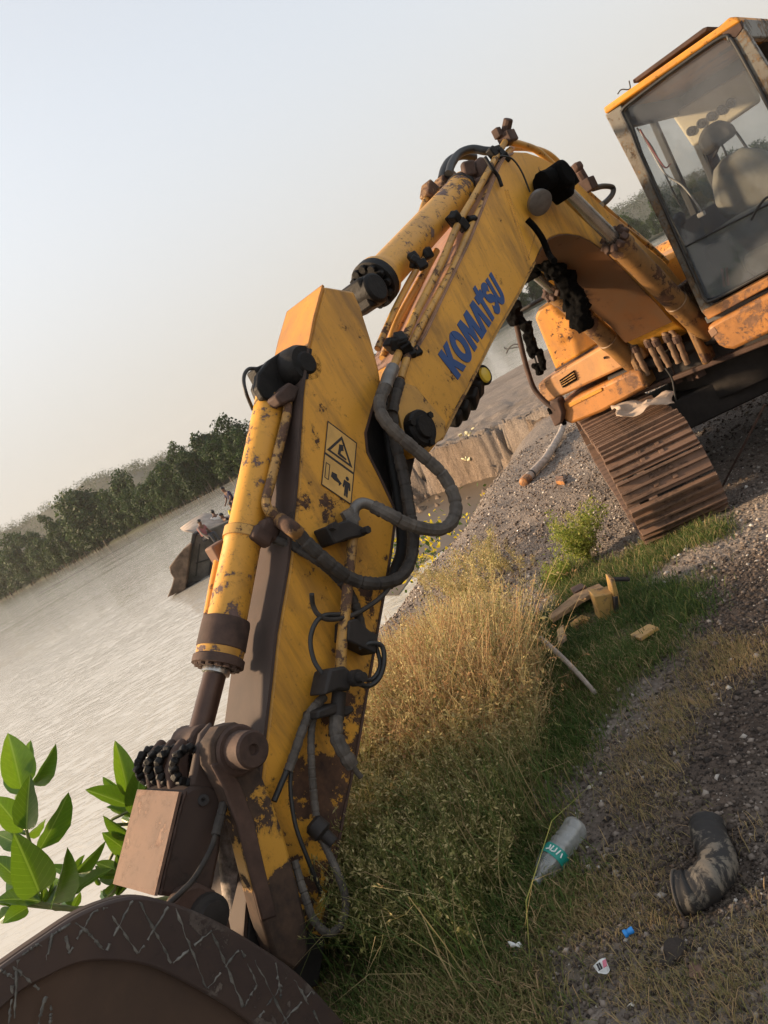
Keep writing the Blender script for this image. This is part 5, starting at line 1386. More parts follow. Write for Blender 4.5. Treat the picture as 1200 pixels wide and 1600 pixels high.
stones('gravel', 5000, 43, 'crumbs of soil between the dry grass', ZONE_DRY, .003, .014, -.15)

# ------------------------------------------------------------------ leafy plants at the lower left
def leaf_material():
    m = Mat('broad_leaf')
    sep = m.n.new('ShaderNodeSeparateXYZ'); m.l.new(m.obj, sep.inputs[0])
    ax_ = m.math('ABSOLUTE', sep.outputs[0])
    oi = m.n.new('ShaderNodeObjectInfo')
    base = m.ramp(oi.outputs['Random'], [(0, (.028, .085, .010)), (.5, (.06, .15, .014)), (1, (.13, .25, .02))])
    base = m.mix(m.ramp(m.noise(7, 4, .6), [(.35, .0), (.7, .4)]), base, (.03, .075, .012))
    v = m.math('FRACT', m.math('ADD', m.math('MULTIPLY', sep.outputs[1], 9.0), m.math('MULTIPLY', ax_, -7.0)))
    veins = m.ramp(v, [(.0, .35), (.06, 0.0), (.94, 0.0), (1, .35)])
    mid = m.ramp(ax_, [(.012, .8), (.03, 0.0)])
    col = m.mix(m.math('MAXIMUM', veins, mid), base, (.22, .34, .07))
    m.set(m.mix(m.ramp(m.noise(3.5, 6, .7), [(.55, 0.0), (.75, .5)]), col, (.16, .15, .07)), .34, 0, .5)
    tr = m.n.new('ShaderNodeBsdfTranslucent'); mx = m.n.new('ShaderNodeMixShader'); mx.inputs[0].default_value = .30
    tc = m.mix(.5, col, (.22, .38, .015)); m.l.new(tc, tr.inputs[0]); m.l.new(m.b.outputs[0], mx.inputs[1]); m.l.new(tr.outputs[0], mx.inputs[2]); m.l.new(mx.outputs[0], m.out.inputs[0])
    return m.m
M['leaf'] = leaf_material()
M['leafstem'] = plain('green_stem', (.11, .13, .035), .6, 0, .3, 20, .1)
def leaf_mesh(kind):
    me = bpy.data.meshes.new('leaf'); V, F = [], []; nu, nv = 10, 4
    curl, fold = ((.10, .10), (.22, .16), (.05, .28))[kind]
    for i in range(nu + 1):
        t = i / nu; w = .5 * (math.sin(math.pi * t ** .85) ** .75) * (1 - .12 * t) if 0 < t < 1 else .0
        if kind == 2: w *= .85
        for j in range(-nv, nv + 1):
            s = j / nv; V.append((s * w, t, abs(s) * w * fold * 2 - curl * t * t + .012 * math.sin(t * 22 + s * 3) * abs(s)))
    n = 2 * nv + 1
    for i in range(nu):
        for j in range(n - 1): F.append((i * n + j, i * n + j + 1, (i + 1) * n + j + 1, (i + 1) * n + j))
    me.from_pydata(V, [], F); me.polygons.foreach_set('use_smooth', [True] * len(F)); me.materials.append(M['leaf']); return me
LEAFM = [leaf_mesh(k) for k in range(3)]
def plant(name, Y, stems, leaves, label, foot):
    base = atY(*foot, Y); base.z = gz(base.x, base.y) - .02
    root = empty(name, base, 0, label, 'plant')
    mb = MB()
    for st in stems:
        P = smooth_path([Vector((0, 0, 0))] + [atY(a / 3, 1100 + b / 3, Y) - base for a, b in st], 6)
        mb.tube(P, [lerp(.009, .004, i / len(P)) for i in range(len(P))], 7)
    mb.build('stem', M['leafstem'], root)
    g_ = random.Random(len(leaves) * 7)
    for k in range(int(len(leaves) * 1.7)):      # smaller leaves further down and behind
        st = stems[g_.randrange(len(stems))]; i_ = g_.randrange(len(st) - 1); f_ = g_.random()
        bx = lerp(st[i_][0], st[i_ + 1][0], f_); by = lerp(st[i_][1], st[i_ + 1][1], f_); an = g_.uniform(-2.9, -.25); ln = g_.uniform(60, 150)
        leaves = leaves + [((bx, by), (bx + math.cos(an) * ln, by + math.sin(an) * ln), ln * g_.uniform(.36, .5), g_.uniform(.02, .25), g_.uniform(-55, 55))]
    for (b, t, w, dy, tilt) in leaves:
        B = atY(b[0] / 3, 1100 + b[1] / 3, Y + dy * .3); T = atY(t[0] / 3, 1100 + t[1] / 3, Y + dy)
        L = (T - B).length; yv = (T - B).normalized(); view = (EYE - B).normalized()
        zv = (view - yv * view.dot(yv)).normalized(); zv = Quaternion(yv, R(tilt)) @ zv; xv = yv.cross(zv)
        wm = 1.08 * w / 3 * Y / FPX / max(.35, abs(math.cos(R(tilt))))
        o = bpy.data.objects.new('leaf', LEAFM[random.randrange(3)]); link(o, root)
        mtx = Matrix((xv * wm, yv * L, zv * L)).transposed().to_4x4(); mtx.translation = B - base
        o.matrix_local = mtx
plant('leafy_plant', 2.5, [[(205, 940), (170, 860), (150, 690), (125, 590), (110, 430)], [(195, 950), (120, 940), (60, 960)]],
      [((100, 400), (52, 146), 150, .02, 12), ((132, 340), (130, 168), 66, .08, -20), ((150, 380), (264, 194), 84, -.05, 30), ((125, 592), (130, 355), 110, -.10, -18), ((105, 600), (-20, 430), 120, .0, 25), ((182, 685), (335, 438), 95, -.05, 48), ((105, 662), (-30, 610), 80, .05, -30),
       ((185, 885), (95, 655), 185, -.14, 6), ((120, 860), (-30, 700), 105, .04, 20), ((240, 935), (324, 684), 105, -.10, 40), ((190, 925), (-10, 890), 90, -.05, 45), ((130, 955), (20, 1010), 80, -.1, 30), ((60, 965), (-20, 1020), 70, 0, 20), ((110, 420), (20, 260), 90, .10, -35), ((60, 560), (-30, 500), 80, .1, 30), ((100, 880), (30, 800), 90, .1, -30), ((150, 930), (200, 880), 60, .1, 20)],
      'large broad leaved green plant at the left edge above the bucket', (205, 990))
plant('leafy_plant', 2.7, [[(340, 960), (345, 890), (350, 800)]],
      [((352, 795), (495, 648), 66, -.03, 20), ((345, 790), (328, 722), 34, .02, 10), ((340, 805), (228, 750), 46, .03, 30), ((350, 882), (484, 768), 58, -.06, -40), ((335, 895), (275, 835), 56, -.03, 20), ((330, 830), (290, 765), 56, .05, -20), ((352, 800), (395, 705), 40, .06, -30), ((340, 900), (300, 860), 46, 0, 30)],
      'small light green plant between the large plant and the bucket link', (342, 1010))
plant('leafy_plant', 2.9, [[(650, 760), (640, 560), (610, 450), (590, 400)], [(640, 560), (660, 470), (670, 400)]],
      [((602, 430), (556, 186), 100, .0, 14), ((642, 525), (642, 300), 88, -.05, -24), ((600, 475), (402, 398), 96, -.05, 22), ((582, 425), (478, 342), 54, .05, -20), ((612, 535), (498, 478), 50, .04, 35), ((622, 622), (482, 528), 66, -.03, -30), ((612, 705), (496, 608), 95, -.06, 10), ((665, 350), (660, 285), 40, .05, 10), ((680, 345), (722, 266), 40, .05, 20), ((690, 455), (705, 420), 50, .05, 0), ((625, 560), (560, 540), 50, .08, -30)],
      'upright bright green plant right behind the bucket link', (650, 860))
plant('leafy_plant', 2.75, [[(560, 960), (540, 870), (560, 780)]],
      [((562, 785), (448, 738), 56, 0, 20), ((572, 782), (545, 704), 50, .03, -10), ((545, 812), (436, 800), 56, -.03, 30), ((500, 895), (545, 845), 52, 0, 10), ((575, 790), (600, 730), 44, .03, 0), ((520, 900), (480, 870), 40, .03, 0), ((470, 850), (440, 810), 24, .0, 0)],
      'low light green plant at the foot of the bucket link', (550, 1010))

# ------------------------------------------------------------------ litter and debris
def frame_at(p, yv, zv=Vector((0, 0, 1))):
    yv = yv.normalized(); xv = yv.cross(zv).normalized(); zv = xv.cross(yv)
    m = Matrix((xv, yv, zv)).transposed().to_4x4(); m.translation = p; return m
# plastic bottle
def mat_bottle():
    m = Mat('clear_plastic'); tr = m.n.new('ShaderNodeBsdfTransparent'); tr.inputs[0].default_value = (.86, .89, .88, 1)
    gl = m.n.new('ShaderNodeBsdfGlossy'); gl.inputs['Roughness'].default_value = .12
    df = m.n.new('ShaderNodeBsdfTranslucent'); df.inputs[0].default_value = (.75, .76, .74, 1); d2 = m.n.new('ShaderNodeBsdfDiffuse'); d2.inputs[0].default_value = (.6, .6, .58, 1)
    mm = m.n.new('ShaderNodeMixShader'); mm.inputs[0].default_value = .5; m.l.new(df.outputs[0], mm.inputs[1]); m.l.new(d2.outputs[0], mm.inputs[2])
    a = m.n.new('ShaderNodeMixShader'); m.l.new(m.ramp(m.noise(9, 5, .7), [(.3, .25), (.7, .6)]), a.inputs[0]); m.l.new(tr.outputs[0], a.inputs[1]); m.l.new(mm.outputs[0], a.inputs[2])
    b = m.n.new('ShaderNodeMixShader'); b.inputs[0].default_value = .12; m.l.new(a.outputs[0], b.inputs[1]); m.l.new(gl.outputs[0], b.inputs[2]); m.l.new(b.outputs[0], m.out.inputs[0]); return m.m
M['bottle'] = mat_bottle(); M['teal'] = plain('teal_label', (.012, .25, .20), .4, 0, .1, 10, .05); M['white'] = plain('white_print', (.75, .76, .74), .6, 0, .1, 20, .05)
pb, pn_ = G(906, 1292, .05), G(839, 1382, .035)
Lb_ = (pn_ - pb).length; ax = (pn_ - pb).normalized(); k = Lb_
br = empty('plastic_bottle', pb, 0, 'empty clear plastic bottle with a teal label lying in the grass', 'bottle')
prof = [(0, .006), (.004, .034), (.015, .041)]
t = .03
while t < .50 * k / .27 * .27: prof += [(t, .0415), (t + .008, .0385), (t + .012, .0385), (t + .018, .0415)]; t += .024
prof += [(.56 * k, .041), (.72 * k, .040), (.82 * k, .032), (.90 * k, .019), (.93 * k, .014), (.97 * k, .014), (1.0 * k, .013)]
def dent(o, amt, sc_):
    for v in o.data.vertices:
        n_ = math.sin(v.co.x * sc_ + 1) * math.sin(v.co.y * sc_ * 1.3 + 2) * math.sin(v.co.z * sc_ * .9); v.co += v.co.normalized() * n_ * amt
b_ = MB().lathe((0, 0, 0), ax, sorted(prof), 24).build('bottle_body', M['bottle'], br, sharp=60); dent(b_, .006, 34)
x_ = ax.orthogonal().normalized(); y_ = ax.cross(x_); ring = lambda t_, r_: [ax * t_ + (x_ * math.cos(q * .2618) + y_ * math.sin(q * .2618)) * r_ for q in range(24)]
lb_ = MB().loft([ring(.50 * k, .0425), ring(.50 * k, .0435), ring(.66 * k, .0432), ring(.66 * k, .0422)], False).build('bottle_label', M['teal'], br); dent(lb_, .004, 34)
MB().lathe(ax * .955 * k, ax * 2, [(0, .016), (.012, .0165), (.013, .0)], 18).build('bottle_neck', M['bottle'], br)
mb = MB(); vw = (EYE - pb).normalized(); up_ = (vw - ax * vw.dot(ax)).normalized(); sdv = ax.cross(up_)
for (t0, a0_, t1, a1_) in ((.535, -.1, .62, .0), (.54, .18, .60, .18), (.60, .18, .62, .4), (.54, .45, .62, .5), (.545, .7, .60, .62), (.60, .62, .62, .85), (.55, -.3, .61, -.38)):
    P = [ax * k * lerp(t0, t1, q / 4) + (up_ * math.cos(lerp(a0_, a1_, q / 4)) + sdv * math.sin(lerp(a0_, a1_, q / 4))) * .0452 for q in range(5)]
    mb.tube(P, .0022, 5)
mb.build('label_print', M['white'], br)
# bent rubber pipe
P = smooth_path([G(1106, 1290, .05), G(1112, 1315, .055), G(1124, 1348, .055), G(1112, 1374, .055), G(1084, 1392, .05), G(1064, 1400, .05)], 8)
rt = empty('rubber_pipe', P[-1], 0, 'bent black rubber pipe with grey mud lying on the dark soil', 'pipe')
M['mudrubber'] = (lambda m: m.set(m.mix(m.ramp(m.noise(16, 6, .7, stretch=(1, 1, .6), dist=.8), [(.52, 0.0), (.60, .75)]), (.018, .016, .015), (.20, .17, .13)), .7))(Mat('muddy_rubber'))
mb = MB(); n_ = 22; loops = []
def tube_loops(P, rf):
    tmp = MB(); tmp.tube(P, rf, n_, False); return [tmp.v[i * n_:(i + 1) * n_] for i in range(len(P))]
Pl = [p - P[-1] for p in P]
ro = [.050 + .0015 * math.sin(i * 1.9) + (.004 if i > len(P) - 9 else 0) for i in range(len(P))]
outer = tube_loops(Pl, ro); inner = tube_loops(Pl, [r_ - .007 for r_ in ro])
mb.loft(outer + inner[::-1], False); mb.build('pipe_wall', M['mudrubber'], rt, sharp=50)
tmp = [Vector(v) for v in outer[-1]]; mb = MB(); mb.tube(tmp + tmp[:1], .0035, 6, False); mb.build('torn_rim', M['tape'], rt)
# pale bent log on the gravel
M['log'] = plain('weathered_log', (.36, .30, .25), .9, 0, .35, 14, .5)
P = smooth_path([G(822, 750, .06), G(836, 735, .07), G(852, 718, .07), G(868, 692, .07), (G(878, 672, .1)), G(884, 652, .2)], 6)
lr = empty('log', P[0], 0, 'pale bent driftwood log lying on the gravel slope', 'log')
MB().tube([p - P[0] for p in P], [lerp(.062, .050, i / len(P)) * random.uniform(.93, 1.07) for i in range(len(P))], 12).build('log_wood', M['log'], lr)
mb = MB(); q = P[3] - P[0]; d_ = (P[4] - P[3]).normalized(); mb.lathe(q, q + d_, [(0, .064), (.0, .070), (.03, .070), (.03, .064)], 12); mb.build('dark_band', M['dark'], lr)
mb = MB(); mb.lathe(Vector((0, 0, 0)) - d_ * .1, d_, [(0, .05), (.01, .068), (.16, .070), (.17, .05)], 9); mb.build('log_butt', M['skirt'], lr, .01)
# pale stick in the grass
P = smooth_path([G(845, 998, .12), G(868, 1018, .10), G(900, 1050, .06), G(930, 1083, .03)], 6)
tag(MB().tube(P, [lerp(.017, .010, i / len(P)) for i in range(len(P))], 8).build('stick', M['log']), 'straight pale stick lying in the green grass', 'stick')
# thin rod leaning beside the track
P = [G(1125, 770, .0), atY(1195, 632, 5.0)]
tag(MB().tube(P, .009, 6).build('rod', M['rust']), 'thin rusty rod leaning in the dark beside the track', 'rod')
# scrap
M['scrap'] = paint('scrap_paint', (.50, .30, .09), .62, .6, 12, rust=((.07, .04, .025), (.34, .24, .15)))
def at_px(mb, pts, lift, thick, mat, name, parent, bevel=.004):
    loop = [p for p in pts]; mb.slab(loop, thick); return mb.build(name, mat, parent, bevel)
sc0 = G(950, 968); scr = empty('scrap_bracket', sc0, 0, 'broken yellow bracket standing in the grass among scrap', 'scrap')
def scrap_px(pts, Y0, dY, name, mat=None):
    mb = MB(); mb.slab([atY(a, b, Y0) - sc0 for a, b in pts], (dY * .1, dY, 0)); return mb.build(name, mat or M['scrap'], scr, .006)
Ys = sc0.y
scrap_px([(928, 932), (962, 926), (972, 948), (984, 960), (982, 974), (958, 977), (940, 972), (936, 955)], Ys, .14, 'bracket_plate')
scrap_px([(953, 903), (960, 904), (966, 925), (970, 948), (962, 950), (958, 928)], Ys - .02, .10, 'bracket_arm')
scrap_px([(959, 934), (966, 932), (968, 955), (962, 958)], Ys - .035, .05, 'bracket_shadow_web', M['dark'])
scrap_px([(953, 905), (986, 904), (984, 909), (956, 909)], Ys + .05, .05, 'bracket_bar', M['dark'])
g0 = G(915, 975); gr = empty('scrap_grille', g0, 0, 'bent yellow frame with wire grille in the grass', 'scrap')
def gpx(pts, r, name, mat): MB().tube([atY(a, b, g0.y + (962 - b) * .004) - g0 for a, b in pts], r, 6).build(name, mat, gr)
mb = MB(); mb.slab([atY(a, b, g0.y + (975 - b) * .006) - g0 for a, b in [(890, 973), (908, 960), (924, 965), (944, 958), (950, 968), (926, 973), (909, 967), (894, 982)]], (0, .02, -.05)); mb.build('grille_frame', M['scrap'], gr, .005)
for k in range(9): t = k / 8; gpx([(lerp(896, 912, t), lerp(982, 968, t)), (lerp(908, 930, t), lerp(990, 974, t))], .003, 'wire', M['pipe'])
for k in range(4): t = k / 3; gpx([(lerp(896, 908, t), lerp(982, 990, t)), (lerp(912, 930, t), lerp(968, 974, t))], .003, 'wire', M['pipe'])
def flat_scrap(name, px, lift, th, mat, label, cat):
    P = [G(a, b, lift) for a, b in px]; o = MB().slab(P, (0, 0, -th)).build(name, mat, None, .004); return tag(o, label, cat)
flat_scrap('scrap_plate', [(984, 992), (1014, 974), (1028, 980), (1000, 998)], .07, .02, M['scrap'], 'flat yellow plate lying in the grass right of the bracket', 'scrap')
flat_scrap('plank', [(856, 962), (900, 926), (936, 912), (944, 918), (908, 937), (862, 968)], .09, .03, M['scrapwood'], 'long splintered brown plank lying behind the scrap', 'plank')
flat_scrap('wood_chunk', [(891, 919), (908, 911), (916, 916), (898, 926)], .10, .05, M['rust'], 'short red brown wood chunk at the edge of the green grass', 'wood')
flat_scrap('wood_chunk', [(870, 985), (880, 976), (884, 996), (872, 1006)], .12, .02, M['scrap'], 'small yellowish splinter standing left of the grille', 'wood')
flat_scrap('brick_piece', [(868, 744), (880, 744), (880, 752), (868, 752)], .05, .05, M['skirt'], 'broken orange brick piece on the gravel below the log', 'brick')
# small litter in front
def card(name, px, lift, mat, label, cat, n=5, amp=.01, seed=1):
    C4 = [G(a, b, lift) for a, b in px]; V = []
    for i in range(n + 1):
        for j in range(n + 1):
            u, v = i / n, j / n; p = C4[0].lerp(C4[1], u).lerp(C4[3].lerp(C4[2], u), v); p.z += amp * math.sin(u * 4 + seed) * math.cos(v * 5 + seed); V.append(p)
    F = [(i * (n + 1) + j, (i + 1) * (n + 1) + j, (i + 1) * (n + 1) + j + 1, i * (n + 1) + j + 1) for i in range(n) for j in range(n)]
    o = MB().add(V, F).build(name, mat); so = o.modifiers.new('thickness', 'SOLIDIFY'); so.thickness = .0012
    return tag(o, label, cat)
wr = card('wrapper', [(927, 1510), (949, 1501), (953, 1517), (938, 1525)], .03, M['white'], 'white paper wrapper with pink and black print on the dry grass', 'wrapper', seed=2)
M['pink'] = plain('pink_print', (.55, .16, .22), .6, 0, .1, 20, 0)
mb = MB(); mb.slab([G(a, b, .042) for a, b in ((943, 1505), (949, 1503), (951, 1513), (945, 1516))], (0, 0, -.002)); mb.build('pink_print', M['pink'], wr)
for (a, b) in ((935, 1513), (938, 1511), (940, 1517), (937, 1519)):
    mb = MB(); mb.slab([G(a, b, .042), G(a + 3, b - 1, .042), G(a + 3.5, b + 1, .042), G(a + .5, b + 2, .042)], (0, 0, -.002)); mb.build('print_mark', M['ink'], wr)
card('paper_scrap', [(798, 1479), (815, 1476), (817, 1483), (801, 1485)], .05, M['white'], 'small crumpled white paper in the grass left of the blue cap', 'paper', seed=4)
M['blue_plastic'] = plain('blue_plastic', (.02, .22, .62), .35, 0, .1, 10, 0)
p = G(978, 1466, .03); cp = empty('bottle_cap', p, 0, 'small bright blue plastic cap between the bottle and the pipe', 'cap')
a_ = (atY(982, 1456, p.y) - p).normalized(); MB().lathe(Vector((0, 0, 0)), a_, [(0, .006), (0, .010), (.009, .010), (.011, .007), (.018, .008), (.023, .009), (.028, .008), (.028, 0)], 14).build('cap_shell', M['blue_plastic'], cp)
# clods
def clod(px, r, seed, mat, label):
    g = random.Random(seed); bm = bmesh.new(); bmesh.ops.create_icosphere(bm, subdivisions=2, radius=1)
    for v in bm.verts: v.co *= g.uniform(.72, 1.2)
    for v in bm.verts: v.co.z *= .65
    me = bpy.data.meshes.new('soil_clod'); bm.to_mesh(me); bm.free(); me.materials.append(mat)
    o = bpy.data.objects.new('soil_clod', me); link(o); p = G(*px); o.location = p + Vector((0, 0, r * .3)); o.scale = (r, r, r); o.rotation_euler = (0, 0, g.random() * 6); tag(o, label, 'clod')
clod((1060, 1500), .035, 1, M['clod'], 'dark soil clod in the dry grass below the rubber pipe')
clod((1048, 1508), .022, 2, M['clod'], 'small dark clod touching the left of the larger clod')
clod((1090, 1525), .02, 3, M['rust_smooth'], 'small reddish clod in the dry grass at lower right')

# pale litter caught in the eroded bank, yellow flowers by the water
for i, (a, b, lbl) in enumerate(((737, 694, 'upper pale yellow litter caught in the eroded bank'), (735, 731, 'lower pale yellow litter at the foot of the eroded bank'))):
    p = G(a, b); g = random.Random(i); mb = MB()
    for k in range(7): mb.box(p + Vector((g.gauss(0, .08), g.gauss(-.1, .05), g.gauss(.06, .05))), (g.uniform(.04, .14), .03, g.uniform(.04, .10)), Quaternion((g.random(), g.random(), g.random(), .4)).normalized().to_matrix())
    tag(mb.build('litter', M['litter']), lbl, 'litter')
g = np.random.default_rng(77); FV, FF, FT = [], [], []
c0_ = atZ(638, 862, -1.0)
for k in range(700):
    c = np.array([c0_.x, c0_.y, -1.35]) + g.normal(size=3) * np.array([.75, .6, .0]) + np.array([0, 0, .75 * g.random()]); e1 = g.normal(size=3); e1 /= np.linalg.norm(e1); e2 = np.cross(e1, g.normal(size=3)); e2 /= np.linalg.norm(e2)
    s = .035 + .03 * g.random(); i = len(FV); FV += [c - e1 * s, c - e2 * s * .6, c + e1 * s, c + e2 * s * .6]; FF.append((i, i + 1, i + 2, i + 3)); FT += [1.0 if g.random() < .6 else .0] * 4
M['flower'] = leaf_mat('yellow_flower', [(.05, .09, .015), (.75, .58, .03)], .3)
tag(np_mesh('yellow_flowers', np.array(FV), np.array(FF), M['flower'], {'tint': ('POINT', FT)}), 'patch of yellow flowers by the water behind the arm', None, None, 'stuff')

# ------------------------------------------------------------------ boat and its crew
BY = 31.0
M['hull'] = plain('weathered_hull', (.11, .075, .05), .85, 0, .7, 2.2, .5)
M['deckgrey'] = plain('grey_deck_plate', (.085, .075, .062), .8, 0, .6, 1.4, .3)
M['hulldark'] = plain('dark_trim_and_shadow', (.03, .027, .024), .8, 0, .4, 1, .2)
M['tarp'] = plain('pale_tarp', (.30, .25, .21), .85, 0, .35, 2.5, .5)
b0_ = atZ(300, 930, WATER_Z); boat = empty('boat', (b0_.x, BY, WATER_Z), 0, 'weathered wooden boat with a tarpaulin and crew on the river', 'boat')
bo = Vector(boat.location)
def bpoly(px, Y0, dY, name, mat, bevel=.04, skew=0):
    mb = MB(); mb.slab([atY(a, b, Y0) - bo for a, b in px], (skew, dY, 0)); return mb.build(name, mat, boat, bevel)
bpoly([(303, 838), (330, 826), (358, 814), (385, 822), (380, 880), (350, 918), (330, 906), (288, 914), (296, 880)], BY, 3.2, 'hull', M['deckgrey'])
bpoly([(300, 834), (307, 833), (300, 870), (291, 915), (286, 914), (293, 872)], BY - .12, 3.2, 'hull_shadow_strip', M['hulldark'])  # strip along the hull with the shadow line put into its dark colour
bpoly([(298, 850), (286, 858), (276, 870), (264, 886), (266, 896), (271, 904), (268, 916), (261, 934), (270, 930), (276, 926), (279, 932), (288, 930), (290, 915), (294, 880)], BY - .5, 2.2, 'bow', M['hull'], .05)
bpoly([(287, 916), (330, 905), (352, 893), (352, 925), (330, 936), (285, 934)], BY - .2, 3.2, 'lower_hull', M['hull'])
bpoly([(288, 914), (330, 903), (333, 906), (290, 919)], BY - .28, .2, 'rub_rail', M['hulldark'], .02)
for a, b in (((306, 880), (345, 868)), ((312, 850), (306, 900)), ((335, 838), (326, 902))): MB().tube([atY(*a, BY - .02) - bo, atY(*b, BY - .02) - bo], .03, 6).build('plank_seam', M['hulldark'], boat)
mb = MB(); T = [(281, 825), (300, 810), (318, 803), (335, 803), (352, 806)]; T2 = [(290, 829), (303, 833), (315, 828), (330, 824), (350, 818)]
V = []; 
for i in range(5):
    for j in range(4):
        t = j / 3; p = Vector(T[i]).lerp(Vector(T2[i]), t); V.append(atY(p.x, p.y + 1.5 * math.sin(i * 2 + j), BY + 2.4 - 2.0 * t) - bo)
mb.add(V, [(i * 4 + j, i * 4 + j + 1, (i + 1) * 4 + j + 1, (i + 1) * 4 + j) for i in range(4) for j in range(3)])
tp_ = mb.build('tarpaulin', M['tarp'], boat); so = tp_.modifiers.new('t', 'SOLIDIFY'); so.thickness = .04
M['skin'] = plain('brown_skin', (.13, .065, .04), .6, 0, .1, 8, 0); M['hair'] = plain('black_hair', (.012, .010, .009), .6, 0, .2, 20, 0)
for nm, c_ in (('navy', (.018, .016, .045)), ('yellowshirt', (.60, .52, .03)), ('whiteshirt', (.60, .56, .52)), ('blackshirt', (.02, .016, .02)), ('redshirt', (.26, .10, .10)), ('trouser', (.05, .05, .055))): M[nm] = plain(nm, c_, .85, 0, .15, 8, .1)
def skin_body(name, joints, edges, mat, parent, root=0):
    me = bpy.data.meshes.new(name); bm = bmesh.new(); sl = bm.verts.layers.skin.verify(); vs = []
    for i, (co, r_) in enumerate(joints):
        v = bm.verts.new(co); v[sl].radius = (r_ if isinstance(r_, tuple) else (r_, r_)); v[sl].use_root = (i == root); vs.append(v)
    for a, b in edges: bm.edges.new((vs[a], vs[b]))
    bm.to_mesh(me); bm.free(); me.materials.append(mat); o = bpy.data.objects.new(name, me); link(o, parent)
    s = o.modifiers.new('skin', 'SKIN'); s.use_smooth_shade = True; u = o.modifiers.new('sub', 'SUBSURF'); u.levels = 1; u.render_levels = 2
    return o
def person(head_px, Y, pose, shirt, label, face=0.0):
    """head top at a pixel; pose: 'stand' or 'sit'; built upright in metres, then placed so that the head is where it is seen"""
    top = atY(*head_px, Y); hgt = 1.68 if pose == 'stand' else 1.25
    r = empty('person', top - Vector((0, 0, hgt)), face, label, 'person')
    hz = hgt; sit = pose != 'stand'; pel = hz - .78; bend = .10
    J = [((0, 0, pel), (.13, .10)), ((0, -.02, pel + .25), (.12, .09)), ((0, -bend * .6, pel + .45), (.15, .095)), ((0, -bend, pel + .54), .055), ((0, -bend - .03, pel + .62), (.07, .085)), ((0, -bend - .05, pel + .72), (.075, .09)),
         ((.18, -bend * .6, pel + .46), .055), ((.23, -bend - .02, pel + .2), .042), ((.17, -bend - .22, pel + .03), .033), ((.15, -bend - .29, pel + .0), .03),
         ((-.18, -bend * .6, pel + .46), .055), ((-.23, -bend - .02, pel + .2), .042), ((-.17, -bend - .22, pel + .03), .033), ((-.15, -bend - .29, pel + .0), .03)]
    if sit: J += [((.10, -.06, pel - .02), .08), ((.14, -.42, pel + .02), .06), ((.14, -.44, pel - .40), .045), ((-.10, -.06, pel - .02), .08), ((-.14, -.42, pel + .02), .06), ((-.14, -.44, pel - .40), .045)]
    else: J += [((.09, 0, pel - .08), .085), ((.10, -.02, pel - .45), .06), ((.10, .02, .06), .045), ((-.09, 0, pel - .08), .085), ((-.10, -.02, pel - .45), .06), ((-.10, .02, .06), .045)]
    E_ = [(0, 1), (1, 2), (2, 3), (3, 4), (4, 5), (2, 6), (6, 7), (7, 8), (8, 9), (2, 10), (10, 11), (11, 12), (12, 13), (0, 14), (14, 15), (15, 16), (0, 17), (17, 18), (18, 19)]
    skin_body('body', J, E_, M['skin'], r)
    k_ = 1.34; sj = [J[i] for i in (0, 1, 2, 6, 7, 10, 11)]; sj = [(c_, tuple(q * k_ for q in (r_ if isinstance(r_, tuple) else (r_, r_)))) for c_, r_ in sj]; sj[4] = (Vector(J[6][0]).lerp(Vector(J[7][0]), .7), (.06, .06)); sj[6] = (Vector(J[10][0]).lerp(Vector(J[11][0]), .7), (.06, .06))
    skin_body('shirt', sj, [(0, 1), (1, 2), (2, 3), (3, 4), (2, 5), (5, 6)], shirt, r)
    tj = [J[i] for i in (0, 14, 15, 16, 17, 18, 19)]; tj = [(c_, tuple(q * 1.16 for q in (r_ if isinstance(r_, tuple) else (r_, r_)))) for c_, r_ in tj]
    skin_body('trousers', tj, [(0, 1), (1, 2), (2, 3), (0, 4), (4, 5), (5, 6)], M['trouser'], r)
    bm = bmesh.new(); bmesh.ops.create_icosphere(bm, subdivisions=3, radius=1)
    for v in list(bm.verts):
        if v.co.z < -.15 and v.co.y < .35: bm.verts.remove(v)
    me = bpy.data.meshes.new('hair'); bm.to_mesh(me); bm.free(); me.materials.append(M['hair']); me.polygons.foreach_set('use_smooth', [True] * len(me.polygons))
    o = bpy.data.objects.new('hair', me); link(o, r); o.location = (0, -bend - .035, pel + .70); o.scale = (.088, .105, .10)
    return r
person((350, 759), BY + 1.2, 'stand', M['navy'], 'person in a navy shirt standing with bowed head at the stern', R(-55))
person((358, 785), BY + .8, 'sit', M['yellowshirt'], 'person in a bright yellow shirt sitting below the standing one', R(10))
person((331, 797), BY + 1.6, 'sit', M['whiteshirt'], 'person in a white shirt seen over the tarpaulin edge', R(200))
person((348, 800), BY + .9, 'sit', M['blackshirt'], 'person in a black shirt sitting at the right end of the tarpaulin', R(-60))
pp = person((306, 814), BY - .3, 'sit', M['redshirt'], 'person in a dull red shirt leaning over the bow with a pale pole', R(60))
tag(MB().tube([atY(308, 824, BY - .75), atY(315, 834, BY - .75), atY(326, 842, BY - .75)], .03, 6).build('pole', M['tarp']), 'pale pole held by the person in dull red', 'pole')
# float line on the water
P = [atZ(lerp(60, 330, t), lerp(928, 778, t), WATER_Z + .02) for t in [k / 20 for k in range(21)]]
tag(MB().tube(P, .03, 5).build('rope', M['hulldark']), 'thin dark rope line lying across the river surface', 'rope')

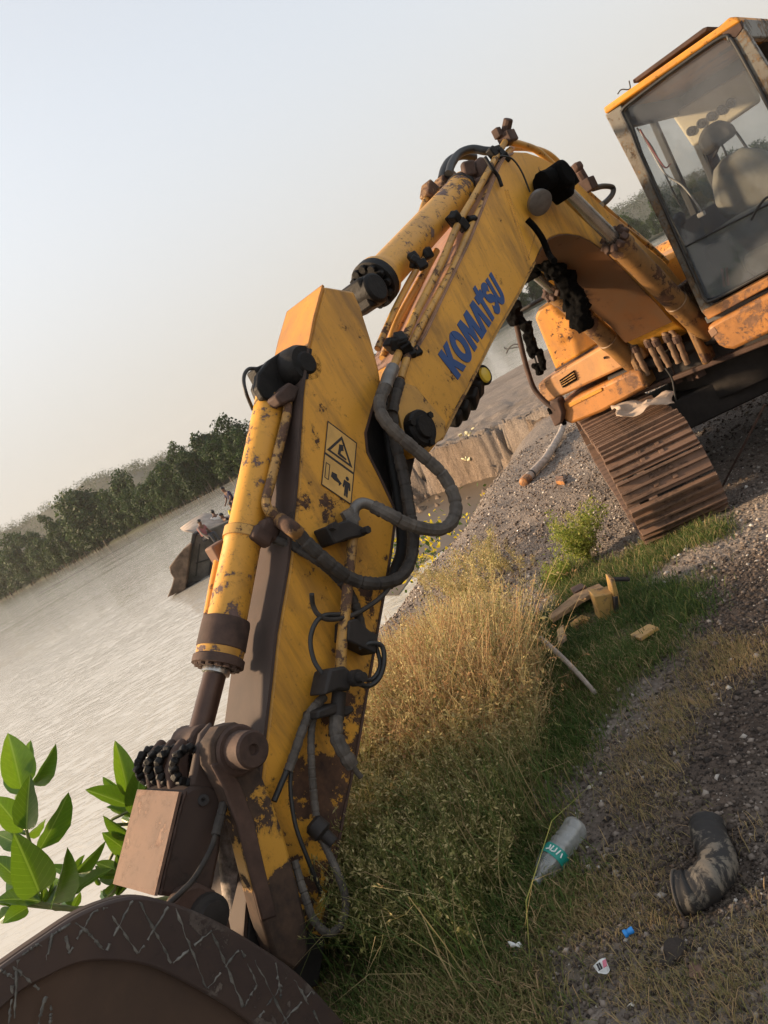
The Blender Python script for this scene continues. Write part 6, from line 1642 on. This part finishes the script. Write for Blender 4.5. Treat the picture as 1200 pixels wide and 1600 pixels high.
# ------------------------------------------------------------------ far hills with their forest
def hill(name, ctrl, D0, D1, seed, label):
    """ridge given as (pixel, pixel) of the skyline at distance D1; rises from D0"""
    n = len(ctrl); rows = 10; V, F = [], []; P = [atY(a, b, D1) for a, b in ctrl]; fine = smooth_path(P, 10)
    for i in range(rows + 1):
        t = i / rows
        for p in fine:
            s = lerp(D0, D1, t) / D1; z = lerp(WATER_Z + 2, p.z, t * t * (3 - 2 * t)); V.append((p.x * s, p.y * s, z + (3 * math.sin(p.x * .05 + i) if 0 < i < rows else 0)))
    for p in fine: V.append((p.x * 1.6, p.y * 1.6, WATER_Z - 1))
    m = len(fine)
    for i in range(rows + 1):
        for j in range(m - 1): F.append((i * m + j, i * m + j + 1, (i + 1) * m + j + 1, (i + 1) * m + j))
    o = np_mesh(name, np.array(V), np.array(F), M['far_soil'], smooth=True); tag(o, label, None, None, 'structure')
    g = np.random.default_rng(seed); lob = []
    for k in range(420):
        t = g.random() ** .45; j = g.integers(m); p = fine[j]; s = lerp(D0, D1, t) / D1; z = lerp(WATER_Z + 2, p.z, t * t * (3 - 2 * t)); r = 5 + 5 * g.random()
        lob.append((p.x * s + g.normal() * 6, p.y * s, z + r * .5, r, r, r * 1.1))
    Vv, Ff, tt_ = leaf_cloud(26000, lob, 1.0, seed, .5)
    f = np_mesh('hill_forest', Vv, Ff, M['crown'], {'tint': ('POINT', tt_)}); tag(f, label.replace('hill', 'forest on the hill'), None, None, 'stuff')
hill('hill', [(-180, 915), (-80, 868), (0, 832), (35, 823), (87, 786), (140, 755), (196, 737), (227, 729), (265, 716), (330, 700), (400, 690), (470, 690)], 800, 1250, 61, 'hazy wooded hill beyond the left bank')
hill('hill', [(880, 410), (940, 350), (985, 322), (1040, 295), (1120, 270), (1200, 245), (1300, 190)], 800, 1250, 62, 'hazy wooded hill behind the cab')

# ------------------------------------------------------------------ haze
hz = MB(); hz.box((0, 650, 66), (4200, 2000, 140)); hz_o = hz.build('haze', [], None, smooth=False)
hm = bpy.data.materials.new('haze'); hm.use_nodes = True; nt = hm.node_tree; nt.nodes.clear()
ho = nt.nodes.new('ShaderNodeOutputMaterial'); pv = nt.nodes.new('ShaderNodeVolumePrincipled'); pv.inputs['Color'].default_value = (.93, .91, .88, 1); pv.inputs['Density'].default_value = .00013; pv.inputs['Anisotropy'].default_value = .2
nt.links.new(pv.outputs[0], ho.inputs['Volume']); hz_o.data.materials.append(hm); tag(hz_o, 'thin pale evening haze over the river', None, None, 'stuff')
